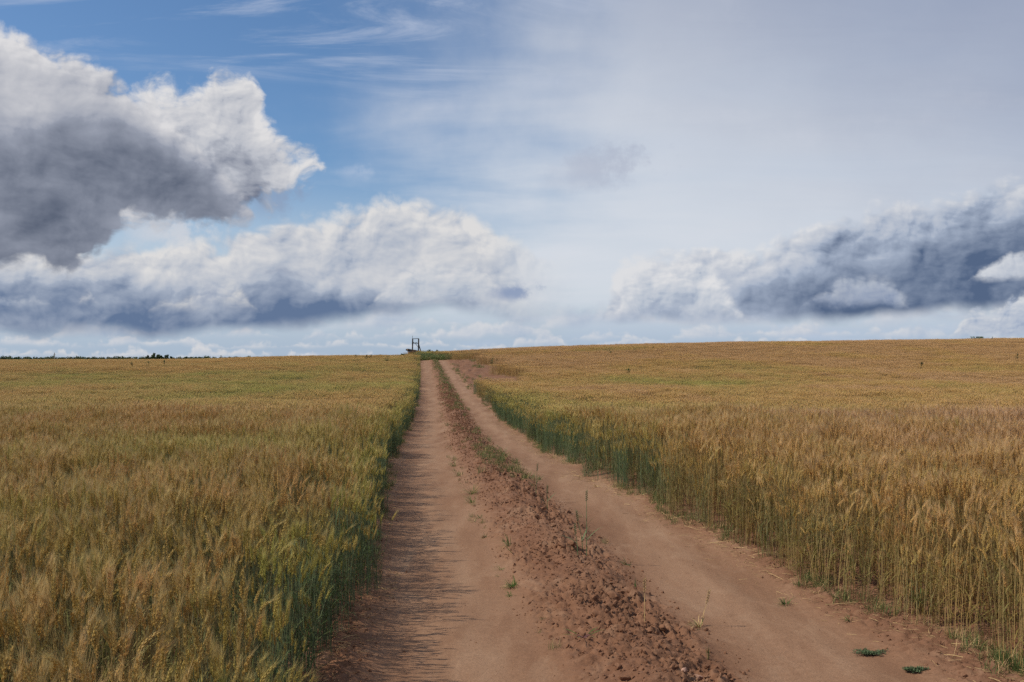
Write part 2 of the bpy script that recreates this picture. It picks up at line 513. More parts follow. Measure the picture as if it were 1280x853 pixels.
def ground_z(x, y):
    """Lie of the land, without the small relief of the track."""
    x = np.asarray(x, float); y = np.asarray(y, float)
    yy = np.clip(y, 1, None)
    q = x * 150.0 / np.maximum(yy, 60.0)          # the rise on the right fans out with distance
    L = _hermite(q, _LX, _LZ)
    z = L * _hermite(y, _TY, _TT) * 1.0 + _hermite(y, _TY, _BT)
    far = smooth(y, 260, 520)
    z = z * (1 - far) + far * -8.0
    und = (fbm(x / 21.0, y / 21.0, 2, 5) - 0.5) * 0.22 * smooth(np.hypot(x, y), 22, 60) * smooth(np.abs(x - road_x(y)), 2, 14)
    heap = 0.75 * np.exp(-((x + 13.9) / 2.0) ** 2 - ((y - 131) / 2.2) ** 2)      # small bare mound below the high seat
    return z + und + heap


def s_of(x, y): return x - road_x(y)


def edge_l(y): return -1.72 - 0.16 * (fbm(np.asarray(y, float) * 0.9, 0 * np.asarray(y, float), 3, 21) - 0.5) * 2 - 0.22 * smooth(y, 8.0, 4.5)


def edge_r(y):
    y = np.asarray(y, float)
    return 1.78 + 0.26 * (fbm(y * 0.8, 0 * y + 3, 3, 22) - 0.5) * 2 + 0.22 * smooth(y, 7.5, 5.5) - 0.22 * smooth(y, 10, 14)


RID_L, RID_R = -0.52, 0.42


def track_z(s, y, x):
    """Relief of the track across (s) and along (y)."""
    wob = (fbm(y * 0.7, 0 * y, 3, 31) - 0.5) * 0.16
    wob2 = (fbm(y * 0.9, 0 * y + 5, 3, 33) - 0.5) * 0.18
    w = smooth(s, RID_L - 0.05 + wob, RID_L + 0.20 + wob) * smooth(s, RID_R + 0.10 + wob2, RID_R - 0.14 + wob2)
    prof = 0.035 + 0.085 * np.exp(-((s + 0.02 - wob) / 0.26) ** 2)
    prof = prof * (0.85 + 0.5 * (fbm(y * 0.55, 0 * y, 2, 36) - 0.4))
    c1 = np.abs(2 * vn(x * 9, y * 9, 41) - 1); c2 = np.abs(2 * vn(x * 21, y * 21, 42) - 1); c3 = np.abs(2 * vn(x * 47, y * 47, 43) - 1)
    rough = (c1 - .5) * 0.026 + (c2 - .5) * 0.028 + (c3 - .5) * 0.022
    crumb = 0.55 + 0.9 * smooth(fbm(x * 1.7, y * 1.7, 2, 47), 0.35, 0.65)
    z = w * (prof + rough * crumb * (0.70 + 0.75 * smooth(s, -0.25, 0.1)) + w * 0 + (np.abs(2 * vn(x * 4.2, y * 4.2, 44) - 1) - .45) * 0.050 * smooth(s, -0.45, 0.0))
    # wheel ruts: packed, with shallow dishes and faint tyre ribs
    for c0, hw in ((-1.08, 0.52), (1.02, 0.55)):
        u = (s - c0) / hw
        z = z - 0.030 * np.exp(-u ** 4) * (1 - w)
        rib = np.sin((y + np.abs(u) * 0.10) * 2 * math.pi / 0.09) * smooth(np.abs(u), .75, .55) * smooth(np.abs(u), .15, .3)
        z = z + 0.0040 * rib * smooth(fbm(x * 1.3, y * 0.5, 2, 58), .5, .62) * (1 - w) * smooth(y, 20, 12)
        z = z + 0.006 * np.exp(-((u - 0.1) / 0.25) ** 2) * (1 - w)
    z = z + (fbm(x * 2.3, y * 0.9, 3, 51) - 0.5) * 0.022 * (1 - w)
    z = z + (vn(x * 30, y * 30, 52) - 0.5) * 0.0035 * (1 - w)
    # loose verge below the wheat
    v = smooth(np.abs(s + 0.02), 1.42, 1.75)
    z = z + v * (0.035 + ((np.abs(2 * vn(x * 14, y * 14, 53) - 1) - .5) * 0.03 + (np.abs(2 * vn(x * 33, y * 33, 54) - 1) - .5) * 0.016) * smooth(np.abs(s), 3.6, 2.2))
    return z


def bare_patch(x, y):
    """Bare soil beside the crest on the right and the lane crossing it on the left."""
    s = s_of(x, y)
    a = smooth(y, 56, 60) * smooth(y, 113, 108) * smooth(s, 1.0, 1.7) * smooth(s, 5.4 + 0.9 * np.sin(y * .3), 4.6 + 0.9 * np.sin(y * .3))
    b = smooth(y, 116, 118.5) * smooth(y, 124, 121.5) * smooth(s, -9.0, -8.0) * smooth(s, 1.5, 0.5)
    c = smooth(((x + 14.3) / 2.2) ** 2 + ((y - 130.5) / 2.6) ** 2, 1.3, 0.7)
    return np.maximum(np.maximum(a, b), c)


def surf_z(x, y):
    x = np.asarray(x, float); y = np.asarray(y, float)
    s = s_of(x, y)
    fade = smooth(y, 124, 112)
    z = ground_z(x, y) + track_z(s, y, x) * fade + 0.035 * (1 - fade)
    z = z + bare_patch(x, y) * (np.abs(2 * vn(x * 1.3, y * 0.7, 61) - 1) - .3) * 0.22 * smooth(np.abs(s), 1.4, 2.2)
    return z


# ------------------------------------------------------------------ materials
def new_mat(name):
    m = bpy.data.materials.new(name); m.use_nodes = True
    nt = m.node_tree
    return m, nt, nt.nodes['Principled BSDF']


def nnode(nt, vecs, scale, detail=4, rough=0.55, dist=0.0):
    n = nt.nodes.new('ShaderNodeTexNoise'); n.inputs['Scale'].default_value = scale
    n.inputs['Detail'].default_value = detail; n.inputs['Roughness'].default_value = rough; n.inputs['Distortion'].default_value = dist
    nt.links.new(vecs, n.inputs['Vector'])
    return n.outputs['Fac']


def ramp(nt, fac, stops, ease=False):
    n = nt.nodes.new('ShaderNodeValToRGB')
    if ease: n.color_ramp.interpolation = 'EASE'
    e = n.color_ramp.elements
    while len(e) < len(stops): e.new(0.5)
    for k, (p, c) in enumerate(stops):
        e[k].position = p; e[k].color = (*c, 1) if len(c) == 3 else c
    nt.links.new(fac, n.inputs[0])
    return n.outputs[0]


def mixc(nt, f, a, b, mode='MIX'):
    n = nt.nodes.new('ShaderNodeMix'); n.data_type = 'RGBA'; n.blend_type = mode
    for i, v in ((0, f), (6, a), (7, b)):
        if hasattr(v, 'is_linked'): nt.links.new(v, n.inputs[i])
        elif i == 0: n.inputs[0].default_value = v
        else: n.inputs[i].default_value = (*v, 1)
    return n.outputs[2]


def mmath(nt, op, a, b=0.0, clamp=False):
    n = nt.nodes.new('ShaderNodeMath'); n.operation = op; n.use_clamp = clamp
    for i, v in ((0, a), (1, b)):
        if hasattr(v, 'is_linked'): nt.links.new(v, n.inputs[i])
        else: n.inputs[i].default_value = v
    return n.outputs[0]


def geo_pos(nt):
    return nt.nodes.new('ShaderNodeNewGeometry').outputs['Position']


def scaled(nt, v, sx, sy, sz, rz=0.0):
    n = nt.nodes.new('ShaderNodeMapping'); n.inputs['Scale'].default_value = (sx, sy, sz)
    n.inputs['Rotation'].default_value = (0, 0, rz)
    nt.links.new(v, n.inputs['Vector'])
    return n.outputs[0]


def soil_material(name, blend=True, bump=True):
    """Packed rut soil and loose crumbly soil, mixed by how worked the ground is ('loose' on the mesh)."""
    m, nt, b = new_mat(name)
    p = geo_pos(nt)
    along = scaled(nt, p, 1.0, 0.16, 1.0, -0.088)
    patches = nnode(nt, along, 2.2, 6, 0.6, 0.4)
    fine = nnode(nt, p, 60, 5, 0.7)
    grain = nnode(nt, p, 320, 2, 0.6)
    col_l = ramp(nt, patches, [(0.30, (0.165, 0.082, 0.045)), (0.5, (0.222, 0.114, 0.065)), (0.68, (0.270, 0.149, 0.087))])
    c2 = nnode(nt, p, 14, 5, 0.65)
    col_l = mixc(nt, 0.55, col_l, ramp(nt, c2, [(0.3, (0.132, 0.065, 0.037)), (0.55, (0.230, 0.120, 0.070)), (0.75, (0.300, 0.175, 0.108))]))
    if blend:
        col_p = ramp(nt, patches, [(0.30, (0.205, 0.109, 0.062)), (0.47, (0.262, 0.147, 0.086)), (0.60, (0.305, 0.180, 0.109)), (0.74, (0.375, 0.247, 0.158))])
        wn = nt.nodes.new('ShaderNodeAttribute'); wn.attribute_name = 'worn'
        w2 = mmath(nt, 'MULTIPLY', wn.outputs['Fac'], ramp(nt, nnode(nt, along, 4.0, 4, 0.6), [(0.35, (.2, .2, .2)), (0.6, (1, 1, 1))]), True)
        col_p = mixc(nt, mmath(nt, 'MULTIPLY', w2, 0.40), col_p, (0.400, 0.267, 0.172))
        at = nt.nodes.new('ShaderNodeAttribute'); at.attribute_name = 'loose'
        k = mmath(nt, 'ADD', at.outputs['Fac'], mmath(nt, 'MULTIPLY', mmath(nt, 'SUBTRACT', nnode(nt, p, 11, 5, 0.7), 0.5), 1.3), True)
        col = mixc(nt, k, col_p, col_l)
    else:
        col = col_l
    dust = nnode(nt, scaled(nt, p, 1, 0.45, 1, -0.3), 3.4, 7, 0.66, 0.8)
    col = mixc(nt, mmath(nt, 'MULTIPLY', ramp(nt, dust, [(0.53, (0, 0, 0)), (0.66, (1, 1, 1))]), 0.30), col, (0.410, 0.275, 0.178))
    col = mixc(nt, 0.45, col, ramp(nt, fine, [(0.3, (0.32, 0.32, 0.32)), (0.7, (0.68, 0.68, 0.68))]), 'OVERLAY')
    col = mixc(nt, 0.25, col, ramp(nt, grain, [(0.3, (0.3, 0.3, 0.3)), (0.7, (0.7, 0.7, 0.7))]), 'OVERLAY')
    col = mixc(nt, 1.0, col, (0.93, 0.90, 0.88), 'MULTIPLY')
    nt.links.new(col, b.inputs['Base Color'])
    b.inputs['Roughness'].default_value = 0.95
    b.inputs['Specular IOR Level'].default_value = 0.15
    if not bump: return m
    bu = nt.nodes.new('ShaderNodeBump')
    bu.inputs['Strength'].default_value = 0.7
    bu.inputs['Distance'].default_value = 0.008
    h = mmath(nt, 'ADD', fine, mmath(nt, 'MULTIPLY', grain, 0.3))
    nt.links.new(h, bu.inputs['Height']); nt.links.new(bu.outputs[0], b.inputs['Normal'])
    return m


M_TRACK = soil_material('track_soil')
M_SOIL = M_TRACK
M_CLOD = soil_material('clod_soil', False, False)


def field_floor_material():
    m, nt, b = new_mat('field_floor')
    p = geo_pos(nt)
    a = nnode(nt, p, 9, 6, 0.65); c = nnode(nt, p, 0.05, 4, 0.5)
    soil = ramp(nt, a, [(0.3, (0.20, 0.112, 0.072)), (0.6, (0.30, 0.175, 0.115)), (0.75, (0.38, 0.27, 0.15))])
    straw = ramp(nt, c, [(0.35, (0.16, 0.14, 0.05)), (0.65, (0.33, 0.22, 0.09))])
    d = nt.nodes.new('ShaderNodeSeparateXYZ'); nt.links.new(p, d.inputs[0])
    f = nt.nodes.new('ShaderNodeMapRange'); f.inputs['From Min'].default_value = 40; f.inputs['From Max'].default_value = 260
    nt.links.new(d.outputs[1], f.inputs['Value'])
    nt.links.new(mixc(nt, f.outputs[0], soil, straw), b.inputs['Base Color'])
    b.inputs['Roughness'].default_value = 1.0; b.inputs['Specular IOR Level'].default_value = 0.1
    return m


M_FLOOR = field_floor_material()

# ------------------------------------------------------------------ ground sheet, dirt track and earth ridge share one grid
def build_ground():
    ys = [-40., -25, -14, -7, -3, -1, 0.2, 1.2, 2.0, 2.6, 3.1]
    y = 3.5
    while y < 128: ys.append(y); y += min(max(y * y / 2600.0, 0.0075), 0.5)
    while y < 7000: ys.append(y); y *= 1.035 if y > 300 else 1.012
    ys = np.array(ys)
    fine = np.concatenate([np.arange(-2.5, -0.68, 0.02), np.arange(-0.68, 0.66, 0.0125), np.arange(0.66, 2.9, 0.02)])
    out = [2.9]
    while out[-1] < 5000: out.append(out[-1] * (1.10 if out[-1] > 14 else 1.05) + 0.02)
    out = np.array(out); outl = -out[::-1] - (-2.9 + 2.5)
    ss = np.concatenate([outl[outl < -2.5], fine, out])
    Y, Sg = np.meshgrid(ys, ss, indexing='ij')
    X = road_x(Y) + Sg
    Z = surf_z(X, Y)
    far = smooth(np.hypot(X, Y), 420, 900)
    Z = Z * (1 - far) + far * -8.0
    V = np.stack([X, Y, Z], -1).reshape(-1, 3)
    wv = (fbm(Y * 0.7, 0 * Y, 3, 31) - 0.5) * 0.16; wv2 = (fbm(Y * 0.9, 0 * Y + 5, 3, 33) - 0.5) * 0.18
    loose = smooth(Sg, RID_L - 0.10 + wv, RID_L + 0.28 + wv) * smooth(Sg, RID_R + 0.16 + wv2, RID_R - 0.10 + wv2)
    loose = np.maximum(loose, smooth(np.abs(Sg + 0.02), 1.38, 1.8))
    worn = np.exp(-((Sg + 0.98) / 0.30) ** 2) + np.exp(-((Sg - 1.02) / 0.32) ** 2)
    vat = {'loose': loose.reshape(-1), 'worn': worn.reshape(-1)}
    nr, nc = Y.shape
    i = np.arange(nr - 1)[:, None] * nc + np.arange(nc - 1)[None, :]
    F = np.stack([i, i + 1, i + nc + 1, i + nc], -1).reshape(-1, 4)
    yc = 0.25 * (Y[:-1, :-1] + Y[1:, :-1] + Y[:-1, 1:] + Y[1:, 1:]).ravel()
    sm = 0.5 * (Sg[:-1, :-1] + Sg[:-1, 1:]).ravel()
    wob = (fbm(yc * 0.7, 0 * yc, 3, 31) - 0.5) * 0.16; wob2 = (fbm(yc * 0.9, 0 * yc + 5, 3, 33) - 0.5) * 0.18
    end = yc < 119
    ridge = end & (sm > RID_L + 0.02 + wob) & (sm < RID_R + 0.05 + wob2)
    track = end & ~ridge & (sm > -1.62) & (sm < 1.62)
    for name, sel, mats, lab, cat in (
            ('ground', ~(ridge | track), [M_FLOOR, M_SOIL], 'bare reddish soil and stubble floor under and around the wheat', 'ground'),
            ('dirt_track', track, [M_TRACK], 'pair of packed reddish brown wheel ruts running uphill between the wheat fields', 'dirt track'),
            ('earth_ridge', ridge, [M_SOIL], 'crumbly raised strip of loose earth between the two wheel ruts', 'earth ridge')):
        f = F[sel]
        used, inv = np.unique(f.ravel(), return_inverse=True)
        midx = None
        if name == 'ground':
            cx = V[f[:, 0], 0]; cy = V[f[:, 0], 1]; s = s_of(cx, cy)
            midx = ((np.abs(s) < 3.2) & (cy < 125) | (bare_patch(cx, cy) > 0.3)).astype(int)
        me = mesh_np(name, V[used], inv.reshape(-1, 4), mats, midx)
        for nm_, arr in vat.items():
            a_ = me.attributes.new(nm_, 'FLOAT', 'POINT'); a_.data.foreach_set('value', arr[used].astype(np.float32))
        o = bpy.data.objects.new(name, me); link(o)
        tag(o, lab, cat, kind='structure')


build_ground()

# =================================================================== wheat
def plant_material(name, ripe, green, dry=None, rough=0.6, trans=0.3, hue_noise=3.0, gk=1.0):
    """ripe/green colours mixed by the plant's own ripeness ('green' on the instance) and fine noise."""
    m, nt, b = new_mat(name)
    at = nt.nodes.new('ShaderNodeAttribute'); at.attribute_type = 'INSTANCER'; at.attribute_name = 'green'
    oi = nt.nodes.new('ShaderNodeObjectInfo')
    p = geo_pos(nt)
    n = nnode(nt, p, hue_noise, 3, 0.6)
    k = mmath(nt, 'ADD', mmath(nt, 'MULTIPLY', at.outputs['Fac'], gk), mmath(nt, 'MULTIPLY', mmath(nt, 'SUBTRACT', n, 0.5), 1.5))
    k = mmath(nt, 'ADD', k, mmath(nt, 'MULTIPLY', mmath(nt, 'SUBTRACT', oi.outputs['Random'], 0.5), 0.25), clamp=True)
    # the ripest plants bleach towards a pinkish straw
    bl = mmath(nt, 'MULTIPLY', at.outputs['Fac'], -2.2, clamp=True)
    ripe = mixc(nt, bl, ripe, (ripe[0] * 0.98, ripe[1] * 0.97, ripe[2] * 1.22))
    c = mixc(nt, k, ripe, green)
    n2 = nnode(nt, p, 22, 2, 0.6)
    c = mixc(nt, 0.5, c, ramp(nt, n2, [(0.3, (0.36, 0.36, 0.36)), (0.7, (0.66, 0.64, 0.62))]), 'OVERLAY')
    nt.links.new(c, b.inputs['Base Color'])
    b.inputs['Roughness'].default_value = rough
    b.inputs['Specular IOR Level'].default_value = 0.25
    if trans:
        t = nt.nodes.new('ShaderNodeBsdfTranslucent'); nt.links.new(c, t.inputs[0])
        ms = nt.nodes.new('ShaderNodeMixShader'); ms.inputs[0].default_value = trans
        out = nt.nodes['Material Output']
        nt.links.new(b.outputs[0], ms.inputs[1]); nt.links.new(t.outputs[0], ms.inputs[2]); nt.links.new(ms.outputs[0], out.inputs[0])
    return m


M_EAR = plant_material('wheat_ear', (0.60, 0.365, 0.120), (0.38, 0.36, 0.080), trans=0.15, gk=0.6)
M_AWN = plant_material('wheat_awn', (0.66, 0.44, 0.21), (0.52, 0.48, 0.14), trans=0.3, gk=0.6)
M_STEM = plant_material('wheat_stem', (0.40, 0.255, 0.095), (0.14, 0.185, 0.095), trans=0.1)
M_LEAF = plant_material('wheat_leaf', (0.33, 0.255, 0.075), (0.09, 0.135, 0.045), trans=0.35)
WM = [M_STEM, M_LEAF, M_EAR, M_AWN]


class Buf:
    def __init__(s): s.v = []; s.f = []; s.m = []; s.n = 0
    def add(s, V, F, mat):
        V = np.asarray(V, float); F = np.asarray(F, int)
        s.v.append(V); s.f.append(F + s.n); s.m.append(np.full(len(F), mat)); s.n += len(V)
    def mesh(s, name, mats, smooth_=False):
        return mesh_np(name, np.concatenate(s.v), np.concatenate(s.f), mats, np.concatenate(s.m), smooth_)


def prism(B, pts, rad, mat, k=3):
    pts = np.asarray(pts, float); n = len(pts)
    rad = np.broadcast_to(np.asarray(rad, float), (n,))
    t = np.gradient(pts, axis=0); t /= np.linalg.norm(t, axis=1)[:, None] + 1e-9
    a = np.cross(t, np.array([0.31, 0.95, 0.02])); a /= np.linalg.norm(a, axis=1)[:, None] + 1e-9
    b = np.cross(t, a)
    ang = np.arange(k) * 2 * math.pi / k
    V = pts[:, None] + rad[:, None, None] * (a[:, None] * np.cos(ang)[None, :, None] + b[:, None] * np.sin(ang)[None, :, None])
    F = []
    for i in range(n - 1):
        for j in range(k):
            p, q = i * k + j, i * k + (j + 1) % k
            F += [(p, q, q + k), (p, q + k, p + k)]
    B.add(V.reshape(-1, 3), F, mat)


def blade(B, p0, az_, up, length, width, droop, mat, n=5):
    """A leaf: a tapering ribbon folded slightly along its middle, arching over."""
    d = np.array([math.cos(az_), math.sin(az_), 0.0]); side = np.array([-d[1], d[0], 0.0])
    p = np.array(p0, float); el_ = up; V = []; F = []
    for i in range(n + 1):
        t = i / n
        w = width * (0.55 + 0.9 * t if t < 0.4 else (1 - t) / 0.6 * 0.91 + 0.02) * 0.5
        V += [p - side * w + (0, 0, w * 0.4), p + side * w + (0, 0, w * 0.4)]
        p = p + (d * math.cos(el_) + np.array([0, 0, math.sin(el_)])) * length / n
        el_ -= droop / n * (0.5 + t * 1.2)
        side = side + np.array([0, 0, 0.12 * (i % 2 - .5)])
    for i in range(n):
        a = i * 2
        F += [(a, a + 1, a + 3), (a, a + 3, a + 2)]
    B.add(np.array(V), F, mat)


_OCT_F = np.array([(0, 1, 2), (0, 2, 3), (0, 3, 4), (0, 4, 1), (5, 2, 1), (5, 3, 2), (5, 4, 3), (5, 1, 4)])


def grain_(B, c, axis, side, ln, w, mat):
    axis = axis / np.linalg.norm(axis); u = side / (np.linalg.norm(side) + 1e-9); v = np.cross(axis, u)
    m = c + axis * ln * 0.38
    B.add([c, m + u * w, m + v * w * .8, m - u * w, m - v * w * .8, c + axis * ln], _OCT_F, mat)


def stalk(B, x, y, r, lod, leafy=0.5, hmul=1.0, lean_bias=0.02):
    h = r.normal(0.74, 0.035) * hmul
    az_ = r.uniform(0, 2 * math.pi); lean = abs(r.normal(0, 0.07))
    bx = math.cos(az_) * lean + lean_bias + r.normal(0, 0.02); by = math.sin(az_) * lean
    ns = {0: 4, 1: 2, 2: 1}[lod]
    T = np.linspace(0, 1, ns + 1)
    pts = np.stack([x + bx * h * T ** 2, y + by * h * T ** 2, h * T], -1)
    tan = np.array([2 * bx, 2 * by, 1.0]); tan /= np.linalg.norm(tan)
    nod = r.uniform(0.0, 0.25) if r.random() < 0.87 else r.uniform(0.3, 0.8)
    nd = np.array([math.cos(az_) * .6 + .4, math.sin(az_) * .6, 0.0])
    if lod == 0: prism(B, pts, np.linspace(0.0023, 0.0014, ns + 1), 0)
    elif lod == 1: prism(B, pts, [0.0032, 0.0030, 0.0022], 0)
    else:
        w = 0.0052; a = r.uniform(0, math.pi); sd = np.array([math.cos(a), math.sin(a), 0]) * w
        B.add([pts[0] - sd, pts[0] + sd, pts[1] + sd * .7, pts[1] - sd * .7], [(0, 1, 2), (0, 2, 3)], 0)
    # leaves
    nl = (r.poisson(1.1 + 1.6 * leafy) if lod == 0 else r.poisson(0.8 + leafy) if lod == 1 else int(r.random() < 0.5))
    for _ in range(min(nl, 4)):
        t = r.uniform(0.12, 0.80)
        p = [x + bx * h * t * t, y + by * h * t * t, h * t]
        wd = {0: 0.0085, 1: 0.011, 2: 0.016}[lod]
        blade(B, p, r.uniform(0, 2 * math.pi), r.uniform(0.5, 1.35), r.uniform(0.13, 0.27), wd * r.uniform(0.7, 1.2), r.uniform(0.6, 2.6), 1, {0: 5, 1: 3, 2: 2}[lod])
    # ear
    L = r.uniform(0.065, 0.092)
    c = pts[-1]; d = tan + nd * nod * 0.4; d /= np.linalg.norm(d)
    if lod == 0:
        sidev = np.cross(d, [math.cos(az_ + 1), math.sin(az_ + 1), 0.2]); sidev /= np.linalg.norm(sidev)
        oth = np.cross(d, sidev)
        K = 11
        for i in range(K):
            t = i / K
            sgn = 1 if i % 2 else -1
            w = 0.0036 * (1.0 - 0.45 * t) * (0.75 + 0.5 * min(t * 5, 1))
            for q in (0, 1):
                sv = sidev * sgn * (1 if q == 0 else .35) + oth * (0 if q == 0 else (1 if i % 4 < 2 else -1))
                grain_(B, c + sv * 0.0019, d * 1.0 + sv * 0.26, sv, 0.0185, w * 1.05, 2)
            for q in range(3):
                a = r.uniform(0, 2 * math.pi); o = sidev * math.cos(a) + oth * math.sin(a)
                ad = d + o * r.uniform(0.10, 0.34) ; ad /= np.linalg.norm(ad)
                al = r.uniform(0.055, 0.09); p1 = c + d * 0.01; hs = np.cross(ad, [0.3, 0.9, 0.1]) * 0.0006
                B.add([p1 - hs, p1 + hs, p1 + ad * al + [0, 0, -0.004]], [(0, 1, 2)], 3)
            c = c + d * L / K
            d = d + nd * nod * 0.07 - np.array([0, 0, 1]) * nod * 0.03; d /= np.linalg.norm(d)
    else:
        w = {1: 0.0070, 2: 0.0095}[lod]
        d2 = d + nd * nod * 0.35 - np.array([0, 0, 1]) * nod * .2; d2 /= np.linalg.norm(d2)
        u = np.cross(d, [0.3, 0.9, 0.1]); u /= np.linalg.norm(u); v = np.cross(d, u)
        m = c + d * L * 0.4; e = m + d2 * L * 0.65
        B.add([c, m + u * w, m + v * w, m - u * w, m - v * w, e], _OCT_F, 2)
        na = {1: 5, 2: 2}[lod]
        for _ in range(na):
            a = r.uniform(0, 2 * math.pi); o = u * math.cos(a) + v * math.sin(a)
            ad = d2 + o * r.uniform(.15, .45); ad /= np.linalg.norm(ad)
            p1 = c + (e - c) * r.uniform(.3, .95); hs = np.cross(ad, [0.3, 0.9, 0.1]) * {1: 0.0011, 2: 0.0028}[lod]
            B.add([p1 - hs, p1 + hs, p1 + ad * r.uniform(.045, .075)], [(0, 1, 2)], 3)


def tuft(name, lod, n, rad, seed, leafy=0.5, hm=1.0):
    r = np.random.default_rng(seed); B = Buf()
    for i in range(n):
        q = rad * math.sqrt(r.random()); a = r.uniform(0, 2 * math.pi)
        hmul = hm * (r.uniform(.55, .85) if r.random() < 0.10 else 1.0)
        stalk(B, q * math.cos(a), q * math.sin(a), r, lod, leafy, hmul)
    return bpy.data.objects.new(name, B.mesh(name, WM, lod > 0))


lib = bpy.data.collections.new('wheat_plants')      # meshes drawn by the fields; not linked to the scene
N0, N1, N2 = 12, 8, 8
for i in range(N0): lib.objects.link(tuft('a_tuft_%02d' % i, 0, 13, 0.115, 100 + i, leafy=(1.0 if i >= 8 else 0.35)))
for i in range(N1): lib.objects.link(tuft('b_tuft_%02d' % i, 1, 40, 0.27, 200 + i, leafy=0.5))
for i in range(N2): lib.objects.link(tuft('c_tuft_%02d' % i, 2, 110, 0.75, 300 + i, leafy=0.4))


def scatter(name, P, rot, scl, idx, green, coll, label, cat, kind='stuff', parent=None):
    """One object whose geometry nodes draw a library mesh at every point."""
    me = bpy.data.meshes.new(name)
    me.vertices.add(len(P)); me.vertices.foreach_set('co', np.asarray(P, np.float32).ravel())
    for nm, ty, arr, key in (('rot', 'FLOAT_VECTOR', rot, 'vector'), ('scl', 'FLOAT_VECTOR', scl, 'vector'), ('idx', 'INT', idx, 'value'), ('green', 'FLOAT', green, 'value')):
        at = me.attributes.new(nm, ty, 'POINT')
        at.data.foreach_set(key, np.ascontiguousarray(arr, np.int32 if ty == 'INT' else np.float32).ravel())
    o = bpy.data.objects.new(name, me); link(o, parent)
    ng = bpy.data.node_groups.new(name + '_nodes', 'GeometryNodeTree')
    ng.interface.new_socket('Geometry', in_out='INPUT', socket_type='NodeSocketGeometry')
    ng.interface.new_socket('Geometry', in_out='OUTPUT', socket_type='NodeSocketGeometry')
    N = ng.nodes.new
    gi, go = N('NodeGroupInput'), N('NodeGroupOutput')
    ci_ = N('GeometryNodeCollectionInfo'); ci_.inputs['Collection'].default_value = coll
    ci_.inputs['Separate Children'].default_value = True; ci_.inputs['Reset Children'].default_value = True
    ip = N('GeometryNodeInstanceOnPoints'); ip.inputs['Pick Instance'].default_value = True
    def attr(nm, ty):
        n = N('GeometryNodeInputNamedAttribute'); n.data_type = ty; n.inputs['Name'].default_value = nm
        return n.outputs['Attribute']
    L = ng.links.new
    L(gi.outputs[0], ip.inputs['Points']); L(ci_.outputs[0], ip.inputs['Instance'])
    L(attr('idx', 'INT'), ip.inputs['Instance Index'])
    er = N('FunctionNodeEulerToRotation'); L(attr('rot', 'FLOAT_VECTOR'), er.inputs[0]); L(er.outputs[0], ip.inputs['Rotation'])
    L(attr('scl', 'FLOAT_VECTOR'), ip.inputs['Scale'])
    L(ip.outputs[0], go.inputs[0])
    md = o.modifiers.new('draw', 'NODES'); md.node_group = ng
    if kind: o['kind'] = kind
    if label: tag(o, label, cat)
    return o


TAN = 640 / FPX
def in_view(x, y, margin): return np.abs(x) < TAN * y * 1.02 + margin


def greenness(x, y):
    s = s_of(x, y)
    g = (fbm(x / 5.0, y / 11.0, 4, 71) - 0.5) * 1.9 + (fbm(x / 1.2, y / 2.6, 2, 75) - 0.5) * 0.9 + 0.16
    el_, er_ = edge_l(y), edge_r(y)
    # the border rows by the track are still green
    g = g + 0.95 * np.exp(-np.maximum(el_ - s, 0) / 0.15) * (s < 0) + (0.12 + 0.62 * smooth(y, 9, 15)) * np.exp(-np.maximum(s - er_, 0) / 0.30) * (s > 0) * (0.45 + 0.9 * smooth(fbm(y / 4.0, 0 * y, 2, 77), .3, .6))
    g = g - 0.22 * (s > 0)
    # greener sweep across the left field at middle distance, riper near the brow
    g = g + 0.28 * (s < 0) + 0.22 * (s < 0) * smooth(y, 12, 24) * smooth(y, 80, 50)
    g = g - 0.35 * smooth(y, 66, 95)
    # green bands on the right
    def band(cx, cy, rx, ry, k): return k * np.exp(-((x - cx) / rx) ** 2 - ((y - cy) / ry) ** 2)
    g = g + band(9, 50, 6.5, 5, .75) + band(17, 56, 6, 4, .3) + band(-.5, 31, 1.6, 6, .8) + band(4.5, 27, 4, 2.2, .45) + band(9, 106, 7, 4, .8) + band(2, 24, 3, 4, .3)
    g = g + band(-30, 45, 20, 8, .25) + band(-9, 104, 3.5, 3, .8)
    return g


def field_points(cell, y0, y1, margin, jit=0.9):
    xs = np.arange(-TAN * y1 - margin - 2, TAN * y1 + margin + 2, cell)
    out = []
    for y in np.arange(y0, y1, cell):
        m = np.abs(xs) < TAN * y * 1.02 + margin + cell
        x = xs[m]; out.append(np.stack([x, np.full(len(x), y)], -1))
    P = np.concatenate(out)
    P = P + (rng.random(P.shape) - 0.5) * cell * jit
    return P


# density of the three kinds of clump, each blending into the next
SETS = []
for cell, y0, y1, margin, base, n, rad in ((0.185, 1.6, 20.0, 1.8, 0, N0, 0.07), (0.40, 18.5, 66.0, 3.0, N0, N1, 0.18), (0.98, 62.0, 215.0, 8.0, N0 + N1, N2, 0.45)):
    P = field_points(cell, y0, y1, margin)
    x, y = P[:, 0], P[:, 1]
    s = s_of(x, y)
    keep = ((s < edge_l(y) - rad) | (s > edge_r(y) + rad) | (y > 122.0)) & (bare_patch(x, y) < 0.25)
    # grassy bank behind the end of the track instead of wheat
    gb = (s > -2.6 + 0.8 * np.sin(y)) & (s < 7.5 - (y - 118) * 0.2) & (y > 112) & (y < 127)
    keep &= ~((gb & (y > 116)) | ((np.abs(s) < 1.7) & (y < 124)))
    # thin spots, and a ragged border
    eb = np.where(s < 0, edge_l(y) - s, s - edge_r(y))
    keep &= ~((eb < 0.30) & (rng.random(len(s)) < 0.22) & (y < 25))
    keep &= fbm(x / 1.1, y / 1.1, 2, 81) > 0.16
    SETS.append((x[keep], y[keep], base, n))

